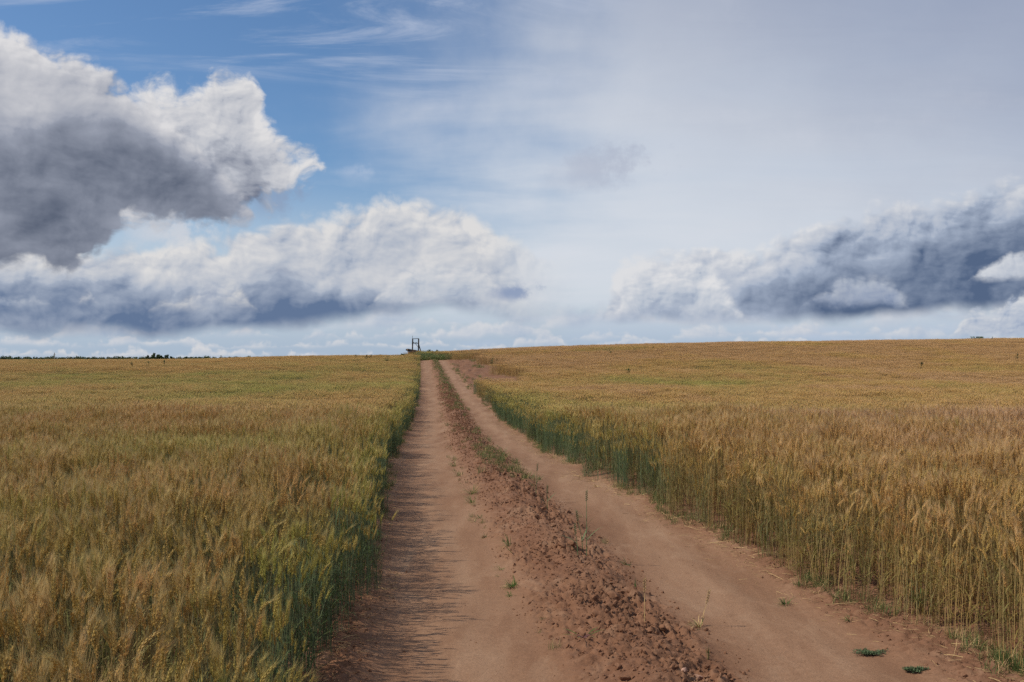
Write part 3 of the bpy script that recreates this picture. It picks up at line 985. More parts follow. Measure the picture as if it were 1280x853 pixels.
# extra ragged plants along both borders near the camera
yb = np.concatenate([np.arange(2.4, 40, 0.055), np.arange(40, 116, 0.35)])
for sgn in (-1, 1):
    e = edge_l(yb) if sgn < 0 else edge_r(yb)
    k = rng.random(len(yb)) < 0.38
    off = np.abs(rng.normal(0, 0.08, len(yb)))
    s = e - sgn * off * -1 * 0 + sgn * (0.05 - off * 0.35)
    xx = road_x(yb) + s + sgn * 0.0
    keep = k & (bare_patch(xx, yb) < 0.25)
    SETS.append((xx[keep], yb[keep] + rng.normal(0, .02, keep.sum()), -1, N0))

for side, name, lab in ((-1, 'wheat_field', 'golden green bearded wheat field on the left side of the dirt track, shaded green edge'),
                        (1, 'wheat_field', 'ripe tan bearded wheat field on the right side of the dirt track, sunlit edge')):
    Pt, Rt, Sc, Ix, Gr = [], [], [], [], []
    for x, y, base, n in SETS:
        s = s_of(x, y)
        m = (s < 0) if side < 0 else (s > 0)
        x, y, s = x[m], y[m], s[m]
        k = len(x)
        g = greenness(x, y)
        if base == -1:
            ix = 8 + rng.integers(0, 4, k); g = g + 0.1
            sc_ = rng.uniform(0.55, 0.98, k)
            wid = rng.uniform(0.6, 1.05, k); bend = 0.0
        else:
            edge_near = ((s < 0) & (s > edge_l(y) - 0.45)) | ((s > 0) & (s < edge_r(y) + 0.35))
            ix = base + rng.integers(0, n if base else 8, k)
            if base == 0: ix = np.where(edge_near, 8 + rng.integers(0, 4, k), ix)
            sc_ = 1.0 + (fbm(x / 0.8, y / 0.8, 2, 91) - 0.5) * 0.30 + (fbm(x / 6, y / 6, 2, 92) - 0.5) * 0.22 + rng.normal(0, 0.03, k)
            bend = (fbm(x / 1.6, y / 2.2, 3, 95) - 0.5) * 0.24 * np.where(edge_near, 0.2, 1.0)
            sc_ = np.where(edge_near, sc_ * rng.uniform(.78, 1.04, k), sc_)
            wid = np.ones(k) * 1.0
        rz = rng.uniform(0, 2 * math.pi, k) if base != -1 else rng.uniform(0, 2 * math.pi, k)
        lean = 0.02
        z = surf_z(x, y) - 0.015
        Pt.append(np.stack([x, y, z], -1))
        Rt.append(np.stack([rng.normal(0.0, 0.035, k), rng.normal(lean, 0.04, k) + bend, rz], -1))
        Sc.append(np.stack([wid, wid, sc_], -1)); Ix.append(ix); Gr.append(np.clip(g, 0.0 if side < 0 else -0.4, 1.3))
    scatter(name, np.concatenate(Pt), np.concatenate(Rt), np.concatenate(Sc), np.concatenate(Ix), np.concatenate(Gr), lib, lab, 'wheat')


# =================================================================== small things
def at(px, py):
    """Where the sight line through a point of the photograph meets the ground."""
    dx_ = (px - 640) / FPX; dz_ = -(py - 447) / FPX
    y = np.concatenate([np.arange(2.5, 40, 0.01), np.arange(40, 160, 0.1)])
    g = surf_z(dx_ * y, y); h = EYE + dz_ * y
    k = int(np.argmax(h < g))
    return float(dx_ * y[k]), float(y[k]), float(g[k])


def plain(name, col, rough=0.7, var=0.35, scale=12, spec=0.2, trans=0.0):
    m, nt, b = new_mat(name)
    p = geo_pos(nt); n = nnode(nt, p, scale, 4, 0.6)
    lo = tuple(c * (1 - var) for c in col); hi = tuple(min(1, c * (1 + var)) for c in col)
    c = ramp(nt, n, [(0.3, lo), (0.7, hi)])
    nt.links.new(c, b.inputs['Base Color']); b.inputs['Roughness'].default_value = rough
    b.inputs['Specular IOR Level'].default_value = spec
    if trans:
        t = nt.nodes.new('ShaderNodeBsdfTranslucent'); nt.links.new(c, t.inputs[0])
        ms = nt.nodes.new('ShaderNodeMixShader'); ms.inputs[0].default_value = trans
        nt.links.new(b.outputs[0], ms.inputs[1]); nt.links.new(t.outputs[0], ms.inputs[2])
        nt.links.new(ms.outputs[0], nt.nodes['Material Output'].inputs[0])
    return m


M_GRASS = plain('green_grass', (0.10, 0.17, 0.035), trans=0.3, scale=6)
M_GRASSD = plain('dark_grass', (0.115, 0.165, 0.05), trans=0.3, scale=6)
M_CREEP = plain('dusty_weed_leaves', (0.085, 0.12, 0.055), scale=40, var=.6)
M_BLUEG = plain('young_wheat', (0.13, 0.19, 0.085), trans=0.2, scale=20)
M_STRAW = plain('dry_straw', (0.46, 0.32, 0.15), scale=30)
M_DRYLEAF = plain('dry_leaf', (0.30, 0.19, 0.09), scale=30)
M_PURP = plain('purple_stem', (0.17, 0.08, 0.075), scale=30)
M_LEAFT = plain('tree_leaves', (0.045, 0.075, 0.028), trans=0.2, scale=0.6)
M_BUSH = plain('bush_leaves', (0.065, 0.11, 0.035), trans=0.2, scale=2.0)
M_BARK = plain('bark', (0.11, 0.085, 0.06), scale=5)
M_WOOD = plain('weathered_wood', (0.10, 0.070, 0.052), scale=9)
M_LOG = plain('dark_log', (0.065, 0.048, 0.040), scale=7)
M_CUT = plain('cut_wood', (0.34, 0.24, 0.15), scale=16)
M_CHIP = plain('pale_stone', (0.36, 0.215, 0.155), scale=25)

# ---- soil clods
def rock(name, seed, mat, flat=0.75, sub=2):
    r = np.random.default_rng(seed)
    bm = bmesh.new(); bmesh.ops.create_icosphere(bm, subdivisions=sub, radius=1.0)
    cuts = [(r.normal(size=3), r.uniform(.45, .85)) for _ in range(7)]
    for v in bm.verts:
        p = np.array(v.co)
        for n, d in cuts:
            n = n / np.linalg.norm(n); q = p @ n
            if q > d: p = p - n * (q - d) * 0.9
        p = p * (1 + 0.16 * (r.random() - .5) * 2)
        v.co = Vector(p * [1, 0.85, flat])
    me = bpy.data.meshes.new(name); bm.to_mesh(me); bm.free()
    me.materials.append(mat)
    return me


clod_meshes = [rock('soil_clod', 500 + i, M_CLOD, flat=[.7, .85, .6, .8][i % 4]) for i in range(10)]
crumbs = bpy.data.collections.new('crumbs')
for i in range(8):
    crumbs.objects.link(bpy.data.objects.new('crumb_%d' % i, rock('crumb', 600 + i, M_CLOD, sub=1)))

K = 34000
y = 3.6 + (rng.random(K) ** 1.9) * 62
s = rng.normal(-0.03, 0.27, K)
m = (s > RID_L - 0.12) & (s < RID_R + 0.16)
clump = fbm(road_x(y) * 1.7 + s * 1.7 + 0, y * 1.7, 3, 47)
m &= (clump + 0.42 * (s + .04) > rng.random(K) * 0.75 + 0.02)
y, s = y[m], s[m]
# along the verges too
K2 = 9000
y2 = 3.8 + (rng.random(K2) ** 1.8) * 36; sd = np.where(rng.random(K2) < .45, -1, 1)
s2 = sd * np.abs(rng.normal(1.72, 0.12, K2)); s2 = np.where(sd > 0, s2 + rng.exponential(.12, K2), s2)
y = np.concatenate([y, y2]); s = np.concatenate([s, s2])
x = road_x(y) + s
k = len(x)
size = 0.0035 + 0.0095 * rng.random(k) ** 4.5 + 0.0002 * y
size[:len(s) - K2] *= 1.45
# a few grains and pebbles rolled on to the ruts
K3 = 3200
y3 = 3.8 + (rng.random(K3) ** 1.7) * 30; s3 = rng.uniform(-1.6, 1.6, K3)
y = np.concatenate([y, y3]); s = np.concatenate([s, s3]); x = road_x(y) + s; k = len(x)
size = np.concatenate([size, 0.0022 + 0.005 * rng.random(K3) ** 6])
xyz = np.stack([x, y, surf_z(x, y) + size * 0.05], -1)
scatter('soil_crumbs', xyz, rng.uniform(0, 6.28, (k, 3)), size[:, None] * rng.uniform(.7, 1.3, (k, 3)), rng.integers(0, 8, k), np.zeros(k), crumbs,
        'countless small crumbs of reddish soil strewn over the ridge and verges', 'soil crumbs')

cl_n = 0
first = {}
def place_clod(x, y, r_, mi, name='soil_clod', mat=None):
    o = bpy.data.objects.new(name, clod_meshes[mi] if mat is None else mat)
    link(o)
    o.location = (x, y, float(surf_z(x, y)) + r_ * 0.12)
    o.rotation_euler = (rng.uniform(-.5, .5), rng.uniform(-.5, .5), rng.uniform(0, 6.28))
    o.scale = (r_ * rng.uniform(.8, 1.35), r_ * rng.uniform(.8, 1.25), r_ * rng.uniform(.7, 1.1))
    return o

cnt = 0
while cnt < 170:
    yy_ = 4.4 + (rng.random() ** 1.5) * 13; ss_ = rng.normal(0.09, 0.20)
    if not (RID_L + .02 < ss_ < RID_R + .05): continue
    if fbm(np.array([(float(road_x(yy_)) + ss_) * 1.7]), np.array([yy_ * 1.7]), 3, 47)[0] < .42: continue
    r_ = rng.uniform(0.013, 0.029) * (1 + 0.03 * yy_) * (1.6 if rng.random() < .15 else 1)
    o = place_clod(float(road_x(yy_)) + ss_, yy_, r_, int(rng.integers(0, 10)))
    zone = 'nearest' if yy_ < 6.6 else 'middle' if yy_ < 10.5 else 'far'
    side = 'left slope' if ss_ < -.08 else 'crown' if ss_ < .18 else 'right slope'
    tag(o, 'angular clod of reddish brown earth on the %s of the central ridge, %s stretch' % (side, zone), 'soil clod', 'clods of earth on the %s of the ridge, %s stretch' % (side, zone))
    cnt += 1

for px, py, r_, lab in ((871, 846, .030, 'pale brown stone at the right foot of the ridge, lowest in the picture'),
                        (855, 840, .020, 'smaller stone just left of the pale stone at the foot of the ridge'),
                        (741, 748, .034, 'dark angular clod on the ridge below the tall lone wheat plant'),
                        (745, 768, .030, 'dark wedge shaped clod above the star shaped purple weed'),
                        (722, 716, .026, 'dark slab of earth beside the foot of the tall lone wheat plant'),
                        (671, 645, .034, 'dark flat clod half way up the ridge facing the right rut'),
                        (691, 657, .034, 'pale flat clod next to the dark flat clod half way up the ridge'),
                        (713, 678, .030, 'dark clod on the ridge just uphill of the tall lone wheat plant'),
                        (558, 684, .006, 'tiny dark pebble on the bare left wheel rut'),
                        (826, 722, .008, 'tiny dark pebble alone on the right wheel rut')):
    x_, y_, z_ = at(px, py)
    o = place_clod(x_, y_, r_, int(rng.integers(0, 10)), 'stone' if 'stone' in lab or 'pebble' in lab else 'soil_clod', rock('stone', 700 + px, M_CHIP) if ' stone' in lab else None)
    tag(o, lab, 'stone' if 'stone' in lab or 'pebble' in lab else 'soil clod')


# ---- grass tufts and weeds on the track
def grass_tuft(name, x, y, z, n, length, spread, mats, seed, up=(0.3, 1.2), width=0.006, droop=(0.4, 1.6), mix_dry=0.15):
    r = np.random.default_rng(seed); B = Buf()
    for i in range(n):
        a = r.uniform(0, 6.28); q = spread * r.random() * 0.35
        mi = 1 if r.random() < mix_dry else 0
        blade(B, (q * math.cos(a), q * math.sin(a), -0.004), r.uniform(0, 6.28) * .4 + a * .6 + .0, r.uniform(*up), length * r.uniform(.5, 1.1), width * r.uniform(.7, 1.3), r.uniform(*droop), mi, 4)
    o = bpy.data.objects.new(name, B.mesh(name, mats)); link(o); o.location = (x, y, z)
    return o


tufts = [
    (591, 617, 34, .16, .10, 'brightest double grass tuft on the right edge of the left rut, uphill half'),
    (590, 628, 22, .12, .10, 'low grass tuft directly below the bright double tuft by the left rut'),
    (641, 733, 44, .09, .07, 'small round bright green weed on the left foot of the ridge'),
    (638, 744, 12, .05, .05, 'tiny green sprig just below the round bright green weed'),
    (636, 682, 16, .13, .06, 'blades of grass leaning right at the left foot of the ridge'),
    (626, 712, 8, .07, .05, 'short flat blades above the round bright green weed'),
    (568, 583, 20, .16, .12, 'flat grass tuft on the left rut edge, uppermost of the flat ones'),
    (573, 595, 20, .15, .12, 'flat grass tuft second from the top along the left rut'),
    (608, 671, 12, .07, .05, 'small sprig between the double tuft and the leaning blades'),
    (601, 647, 12, .08, .06, 'thin sprig at the ridge edge just below the double tuft'),
    (593, 652, 8, .06, .08, 'sparse creeping blades on the left rut below the double tuft'),
    (645, 538, 26, .22, .16, 'dark grass patch on the right rut near the far end of the green wheat edge'),
    (680, 564, 14, .15, .13, 'olive grass tuft on the right rut, second from the top'),
    (694, 573, 12, .13, .12, 'dry olive tuft on the right rut, third from the top'),
    (745, 609, 10, .10, .08, 'flattened dry tuft on the right rut beside the wheat'),
    (980, 755, 26, .07, .06, 'small dark green weed at the outer edge of the right rut'),
    (1060, 774, 14, .06, .05, 'small green sprig among straw under the right wheat edge'),
    (1148, 762, 60, .20, .06, 'fan of dark green grass standing in the right wheat edge'),
    (873, 783, 22, .10, .08, 'pale half dry grass tuft where the ridge meets the right rut'),
    (784, 706, 12, .08, .06, 'low green sprig right of the tall lone wheat plant'),
    (560, 532, 26, .20, .18, 'dark green tuft high up on the left rut edge'),
    (612, 552, 24, .22, .12, 'grass tuft on the right shoulder of the ridge, far up'),
    (626, 574, 24, .26, .12, 'taller grass tuft on the right shoulder of the ridge'),
    (636, 590, 20, .24, .10, 'lowest grass tuft on the right shoulder of the ridge'),
]
for i, (px, py, n, ln, sp, lab) in enumerate(tufts):
    x_, y_, z_ = at(px, py)
    dry = 0.8 if 'dry' in lab else 0.12
    o = grass_tuft('grass_tuft', x_, y_, z_, int(n * 1.4), ln * 1.3, sp * 1.2, [M_GRASS if 'bright' in lab else M_GRASSD, M_STRAW], 900 + i, mix_dry=dry,
                   up=(0.9, 1.5) if 'fan' in lab else (0.15, 1.1))
    tag(o, lab, 'grass tuft')


def creeping_weed(px, py, rad, seed, lab):
    """A flat mat of small leaflets on branching runners."""
    r = np.random.default_rng(seed); B = Buf()
    x_, y_, z_ = at(px, py)
    e = bpy.data.objects.new('creeping_weed', None); link(e); e.location = (x_, y_, z_); e.empty_display_size = .1
    tag(e, lab, 'weed')
    S_ = Buf()
    for i in range(26):
        a = r.uniform(0, 6.28); L = rad * r.uniform(.35, 1.0)
        P = [np.array([0, 0, .004])]
        for q in range(5):
            a += r.normal(0, .35); P.append(P[-1] + np.array([math.cos(a) * 1.5, math.sin(a) * .8, r.uniform(-.05, .25)]) * L / 6)
        prism(S_, P, 0.0014, 0)
        for p in P[1:]:
            for _ in range(9):
                blade(B, p + r.normal(0, .006, 3) * [1, 1, .3] + [0, 0, .004], r.uniform(0, 6.28), r.uniform(0, 1.2), r.uniform(.008, .019), .0055, .6, 0, 2)
    o = bpy.data.objects.new('leaves', B.mesh('leaves', [M_CREEP])); link(o, e)
    o = bpy.data.objects.new('runners', S_.mesh('runners', [M_PURP])); link(o, e)


creeping_weed(1085, 816, .095, 1, 'flat spreading dark green weed on bare soil below the right wheat edge')
creeping_weed(1140, 838, .065, 2, 'smaller creeping green weed near the lower right corner')


def lone_wheat(px, py, h, lab, seed, leaves_=4, dry=False, lean=0.0):
    r = np.random.default_rng(seed)
    x_, y_, z_ = at(px, py)
    e = bpy.data.objects.new('wheat_plant', None); link(e); e.location = (x_, y_, z_); tag(e, lab, 'wheat plant')
    mm = M_STRAW if dry else M_BLUEG
    B = Buf(); T = np.linspace(0, 1, 6)
    P = np.stack([lean * h * T ** 2, 0 * T, h * T], -1); prism(B, P, np.linspace(.0040, .0024, 6), 0)
    link(bpy.data.objects.new('stem', B.mesh('stem', [mm])), e)
    for i in range(leaves_):
        t = .15 + .65 * i / leaves_
        B = Buf(); blade(B, (lean * h * t * t, 0, h * t), (0 if i % 2 else math.pi) + r.normal(0, .5), r.uniform(.5, 1.1), r.uniform(.14, .22), .015, r.uniform(.2, 1.2), 0, 6)
        link(bpy.data.objects.new('leaf', B.mesh('leaf', [mm])), e)
    B = Buf(); c = P[-1].copy(); d = np.array([lean, 0, 1.0])
    for i in range(10):
        sv = np.array([1, 0, 0]) * (1 if i % 2 else -1)
        for sg in (-1, 1): grain_(B, c + sv * .002, d + sv * .4 + np.array([0, sg * .3, 0]), sv, .018, .0052, 0)
        a = r.uniform(0, 6.28); ad = d + np.array([math.cos(a), math.sin(a), 0]) * .25
        B.add([c - [.0006, 0, 0], c + [.0006, 0, 0], c + ad * .06], [(0, 1, 2)], 0)
        c = c + d * .009
    link(bpy.data.objects.new('ear', B.mesh('ear', [mm])), e)


lone_wheat(733, 694, .46, 'tallest lone green wheat plant standing on the ridge', 1, 5)
lone_wheat(728, 690, .27, 'shorter green wheat plant leaning left beside the tallest one', 2, 3, lean=-.15)
lone_wheat(722, 694, .17, 'shortest of the three wheat plants clustered on the ridge', 3, 3, lean=-.1)
lone_wheat(670, 617, .27, 'slender lone wheat plant on the ridge shoulder, farther up', 4, 2, lean=.05)
lone_wheat(684, 636, .17, 'small wheat sprout on the ridge below the slender one', 5, 2)
lone_wheat(805, 778, .19, 'thin straw coloured stalk upright on the lower ridge', 6, 1, True)
lone_wheat(877, 780, .14, 'short dry stalk by the pale grass at the ridge edge', 7, 1, True, .2)

# single blades and the star-shaped weed
for px, py, n, ln, nm, lab, mm, up in ((884, 822, 3, .10, 'grass_sprout', 'single bright green sprout at the right foot of the lower ridge', M_GRASS, (1.3, 1.55)),
                                       (794, 733, 3, .08, 'grass_sprout', 'single dark sprout on the ridge below the tall wheat plants', M_GRASSD, (1.2, 1.5)),
                                       (640, 690, 2, .13, 'grass_sprout', 'single long blade sticking up at the left foot of the ridge', M_GRASS, (.6, .9))):
    x_, y_, z_ = at(px, py)
    o = grass_tuft(nm, x_, y_, z_, n, ln, .02, [mm, M_STRAW], px, up=up, width=.009, droop=(0, .3), mix_dry=0)
    tag(o, lab, 'grass sprout')

x_, y_, z_ = at(729, 797)
e = bpy.data.objects.new('sprawling_weed', None); link(e); e.location = (x_, y_, z_ + .008)
tag(e, 'star shaped weed with purple stem sprawling on the lower ridge', 'weed')
for a in (2.6, 3.6, -1.1, .35, .8, 4.4):
    B = Buf(); p1 = np.array([math.cos(a), math.sin(a), .25]) * .045
    prism(B, [(0, 0, 0), p1], .0028, 0); link(bpy.data.objects.new('stem', B.mesh('stem', [M_PURP])), e)
    B = Buf(); blade(B, p1, a, .35, .11, .011, .5, 0, 5); link(bpy.data.objects.new('leaf', B.mesh('leaf', [M_GRASS])), e)

# ---- grass as ground cover
gl_ = bpy.data.collections.new('grass_plants')
for i in range(6):
    r = np.random.default_rng(40 + i); B = Buf()
    for q in range(34):
        a = r.uniform(0, 6.28); rr = .16 * math.sqrt(r.random())
        blade(B, (rr * math.cos(a), rr * math.sin(a), 0), r.uniform(0, 6.28), r.uniform(.6, 1.45), r.uniform(.18, .42), .009, r.uniform(.2, 1.3), 0 if r.random() < .8 else 1, 3)
    gl_.objects.link(bpy.data.objects.new('g_%d' % i, B.mesh('g_%d' % i, [M_GRASSD, M_STRAW])))


def cover(name, x, y, smin, smax, lab, cat, wide=1.0):
    k = len(x); sc_ = rng.uniform(smin, smax, k)
    scatter(name, np.stack([x, y, surf_z(x, y) - .01], -1), np.stack([0 * x, 0 * x, rng.uniform(0, 6.28, k)], -1), np.stack([sc_ * wide, sc_ * wide, sc_], -1), rng.integers(0, 6, k), np.zeros(k), gl_, lab, cat)


# sparse grass on the upper ridge, denser with distance
k = 1300; y = rng.uniform(14, 116, k); s = rng.normal(0.12, .26, k)
m = (fbm(y * .22, 0 * y, 3, 61) + .0035 * y > .50 + .35 * rng.random(k)) & (np.abs(s) < .62)
m |= (y > 20) & (y < 44) & (np.abs(s - .3) < .14) & (rng.random(k) < .13)
y, s = y[m], s[m]; cover('ridge_grass', road_x(y) + s, y, .2, .55, 'thin green grass growing along the upper part of the central ridge', 'grass')
# bank behind the end of the track
k = 5200; y = rng.uniform(115.5, 130, k); s = rng.uniform(-3.6, 9.5, k)
m = (s < 8.6 - (y - 118) * .1) & (fbm(s * .7, y * .5, 3, 62) + .34 - .075 * np.abs(s - 2.5) > .5 * rng.random(k))
y, s = y[m], s[m]; cover('bank_grass', road_x(y) + s, y, .8, 2.0, 'dark green grassy bank crossing behind the end of the track', 'grass')
# scattered sprigs along the foot of the ridge
k = 110; y = 4.5 + rng.random(k) ** 1.3 * 45; s = np.where(rng.random(k) < .7, rng.normal(-.58, .07, k), rng.normal(.5, .08, k))
cover('track_sprigs', road_x(y) + s, y, .06, .26, 'scattered small green sprigs along both feet of the central ridge', 'grass')
# verges: weeds and dead grass at the foot of the wheat
k = 2600; y = 3.5 + rng.random(k) ** 1.7 * 90; sd = np.where(rng.random(k) < .55, -1, 1)
s = np.where(sd < 0, edge_l(y) + rng.normal(.02, .07, k), edge_r(y) - rng.normal(.03, .07, k))
m = fbm(y * .8, sd * 3.0, 3, 66) > .45
y, s = y[m], s[m]; cover('verge_weeds', road_x(y) + s, y, .15, .42, 'low weeds and dead grass along both edges of the wheat', 'weeds')
# around the bare patch at the crest
k = 1500; y = rng.uniform(64, 116, k); s = rng.uniform(1.5, 7, k)
m = (fbm(s * .8, y * .25, 3, 68) > .68) | ((y < 74 - (s - 1.7) * 4) & (fbm(s * .9, y * .3, 3, 69) > .44))
y, s = y[m], s[m]; cover('crest_grass', road_x(y) + s, y, .45, 1.1, 'tufts of grass growing around the bare patch near the crest', 'grass')

# ---- straw litter: what can be picked out is single stalks, the finest is chaff
st_meshes = []
for i in range(6):
    r = np.random.default_rng(60 + i); B = Buf(); L = r.uniform(.10, .30)
    T = np.linspace(0, 1, 4); P = np.stack([L * (T - .5), .02 * np.sin(T * 3 + i), .004 + .012 * np.sin(T * 3.14) * r.random()], -1)
    prism(B, P, .0021, 0); me = B.mesh('straw', [M_STRAW]); st_meshes.append(me)
nst = 0
while nst < 90:
    y_ = 4.2 + rng.random() ** 1.4 * 15; r_side = rng.random() < .8
    s_ = float(edge_r(np.array([y_]))[0]) - abs(rng.normal(.02, .16)) if r_side else float(edge_l(np.array([y_]))[0]) + abs(rng.normal(.0, .10))
    x_ = float(road_x(y_)) + s_
    o = bpy.data.objects.new('straw', st_meshes[nst % 6]); link(o)
    o.location = (x_, y_, float(surf_z(x_, y_)) + .006); o.rotation_euler = (rng.normal(0, .1), rng.normal(0, .25), rng.normal(0, .8))
    zone = 'nearest' if y_ < 7 else 'middle' if y_ < 11 else 'far'
    w_ = '%s stretch of the %s wheat edge' % (zone, 'right' if r_side else 'left')
    tag(o, 'dry bent straw lying on the soil below the ' + w_, 'straw', 'dry straws below the ' + w_)
    nst += 1
chaff = bpy.data.collections.new('chaff')
for i in range(4):
    r = np.random.default_rng(80 + i); B = Buf(); L = .035
    prism(B, [(-L, 0, .002), (0, .004 * r.normal(), .003), (L, 0, .002)], .0012, 0); chaff.objects.link(bpy.data.objects.new('ch_%d' % i, B.mesh('ch_%d' % i, [M_STRAW if i < 2 else M_DRYLEAF])))
k = 5000; y = 3.6 + rng.random(k) ** 1.6 * 30; sd = np.where(rng.random(k) < .4, -1, 1)
s = np.where(sd < 0, edge_l(y) + np.abs(rng.normal(0, .12, k)), edge_r(y) - np.abs(rng.normal(0, .20, k)))
x = road_x(y) + s
scatter('chaff', np.stack([x, y, surf_z(x, y) + .002], -1), np.stack([rng.normal(0, .1, k), rng.normal(0, .15, k), rng.uniform(0, 6.28, k)], -1), rng.uniform(.4, 1.3, (k, 3)), rng.integers(0, 4, k), np.zeros(k), chaff,
        'fine chaff and dead leaf bits scattered at the foot of the wheat', 'chaff')


# ---- weeds standing above the wheat
def field_weed(px, d, top, lab, seed, w=.35):
    r = np.random.default_rng(seed); x_ = (px - 640) / FPX * d
    e = bpy.data.objects.new('tall_weed', None); link(e)
    g = float(surf_z(x_, d)); e.location = (x_, d, g); tag(e, lab, 'weed')
    h = EYE + (447 - top) / FPX * d - g
    h = min(max(h, .9), 2.0)
    Bs, Bl = Buf(), Buf()
    prism(Bs, [(0, 0, 0), (.02, 0, h * .5), (.0, .02, h)], [.012, .009, .004], 0)
    for i in range(13):
        t = r.uniform(.45, .95); a = r.uniform(0, 6.28); L = w * (1.1 - t) + .08
        p1 = np.array([math.cos(a) * L * .7, math.sin(a) * L * .7, h * t + L * .8])
        prism(Bs, [(0, 0, h * t), p1], [.006, .003], 0)
        for q in range(8):
            p = np.array([0, 0, h * t]) + (p1 - [0, 0, h * t]) * r.uniform(.2, 1)
            blade(Bl, p, r.uniform(0, 6.28), r.uniform(0, 1.3), r.uniform(.06, .14), .04, .6, 0, 2)
    link(bpy.data.objects.new('stem', Bs.mesh('stem', [M_BARK])), e)
    link(bpy.data.objects.new('leaves', Bl.mesh('leaves', [M_BUSH])), e)


for i, (px, d, top, lab) in enumerate((
        (785, 62, 461, 'lone dark weed rising from the right field, nearest of all the tall weeds'),
        (763, 98, 441, 'dark weed at the left end of the green band near the right skyline'),
        (793, 102, 438, 'tall weed in the middle of the green band near the right skyline'),
        (816, 104, 436, 'weed at the right end of the green band near the right skyline'),
        (615, 80, 448, 'weed at the right end of the bare soil patch by the crest'),
        (1240, 128, 421, 'thin dark weed on the right skyline beside the low bush'),
        (1271, 80, 442, 'dark weed in the right field close to the right frame edge'),
        (1152, 70, 454, 'small weed in the upper right field, left of the one by the frame edge'),
        (458, 105, 444, 'bushy weed near the left skyline, left of the pair beside the track end'),
        (464, 110, 444, 'bushy weed just right of its twin on the left skyline'),
        (484, 100, 446, 'broad weed on the left skyline nearest to the track'),
        (186, 82, 452, 'weed standing up in the left field below the tree group'),
        (206, 84, 451, 'weed just right of the one below the tree group'),
        (165, 80, 453, 'weed left of the tree group, in the left field'),
        (445, 116, 444, 'small thin weed on the left skyline, farthest from the track'))):
    field_weed(px, d, top, lab, 50 + i, .45 if 'b' in lab[:3] else .3)

# ---- high seat, its ladder, and the log pile at its foot
U = 160.0 / FPX
def PX(px): return (px - 640) * U
def PZ(py): return EYE + (447 - py) * U


def beam(B, p, q, w, d, mat=0):
    p, q = np.array(p, float), np.array(q, float); t = (q - p) / np.linalg.norm(q - p)
    a = np.cross(t, [0, 1, 0.01]); a /= np.linalg.norm(a); b = np.cross(t, a)
    V = [e_ + a * i * w / 2 + b * j * d / 2 for e_ in (p, q) for i, j in ((-1, -1), (1, -1), (1, 1), (-1, 1))]
    F = [(0, 1, 2), (0, 2, 3), (4, 6, 5), (4, 7, 6)]
    for i in range(4):
        j = (i + 1) % 4; F += [(i, i + 4, j + 4), (i, j + 4, j)]
    B.add(V, F, mat)


def bpart(name, parent, mat, *beams):
    B = Buf()
    for b_ in beams: beam(B, *b_)
    return link(bpy.data.objects.new(name, B.mesh(name, [mat])), parent)


hx, hy = PX(519.5), 160.0
hz = float(surf_z(hx, hy))
hs = bpy.data.objects.new('hunting_high_seat', None); link(hs); hs.location = (hx, hy, hz)
tag(hs, 'weathered wooden high seat with open frame on the skyline at the track end', 'high seat')
xl, xr = PX(515.7) - hx, PX(522.9) - hx
zt, zm = PZ(423.3) - hz, PZ(429.3) - hz
for dy in (-.4, .4):
    bpart('post', hs, M_WOOD, ((xl - .05, dy, -.2), (xl + .03, dy, zt), .11, .11))
    bpart('post', hs, M_WOOD, ((xr + .0, dy, -.2), (xr + .06, dy, zt - .05), .12, .11))
    bpart('seat_bearer', hs, M_WOOD, ((xl - .08, dy, zm), (xr + .12, dy, zm), .09, .07))
    bpart('top_rail', hs, M_WOOD, ((xl + .02, dy, zt - .06), (xr + .09, dy, zt - .02), .07, .06))
bpart('flag_pole', hs, M_WOOD, ((xl + .02, -.4, zt - .9), (xl + .04, -.4, PZ(420.0) - hz), .045, .045))
for zq in (zm, zt - .03):
    for xq in (xl, xr + .04): bpart('side_rail', hs, M_WOOD, ((xq, -.45, zq - .09), (xq, .45, zq - .09), .07, .07))
for j in range(3): bpart('seat_board', hs, M_WOOD, ((xl + .2 + .22 * j, -.42, zm + .07), (xl + .2 + .22 * j, .42, zm + .07), .03, .16))
bpart('side_board', hs, M_WOOD, ((xl + .03, -.42, zt - .25), (xl + .22, -.42, zt - .75), .06, .03))
lad = bpy.data.objects.new('ladder', None); link(lad, hs)
lx0, lz0, lx1, lz1 = xr + .04, zm - .1, PX(526.8) - hx, PZ(440.5) - hz - .5
for dy in (-.28, .28): bpart('stringer', lad, M_WOOD, ((lx0, dy, lz0), (lx1 + .2, dy, lz1 - .3), .10, .06))
for j in range(6):
    t = (j + .6) / 6.4
    xx, zz = lx0 + (lx1 + .2 - lx0) * t, lz0 + (lz1 - .3 - lz0) * t
    bpart('rung', lad, M_WOOD, ((xx, -.3, zz), (xx, .3, zz), .06, .05))
bpart('brace', hs, M_WOOD, ((xr, -.43, zm - .6), (xl + .5, -.43, zm - .05), .06, .05))


def log_(p, q, r_, seed):
    r = np.random.default_rng(seed); B = Buf()
    p, q = np.array(p), np.array(q); T = np.linspace(0, 1, 5)[:, None]
    P = p + (q - p) * T + r.normal(0, .02, (5, 3)); k_ = 8
    prism(B, P, r_ * np.array([1.05, 1, .97, .95, .9]), 0, k_)
    for e_, rr, o_ in ((P[0], r_ * 1.05, 0), (P[-1], r_ * .9, 4 * k_)):
        base_ = B.v[0][o_:o_ + k_]; B.add(np.vstack([base_, [e_]]), [(i, (i + 1) % k_, k_) for i in range(k_)], 1)
    return link(bpy.data.objects.new('log', B.mesh('log', [M_LOG, M_CUT])))


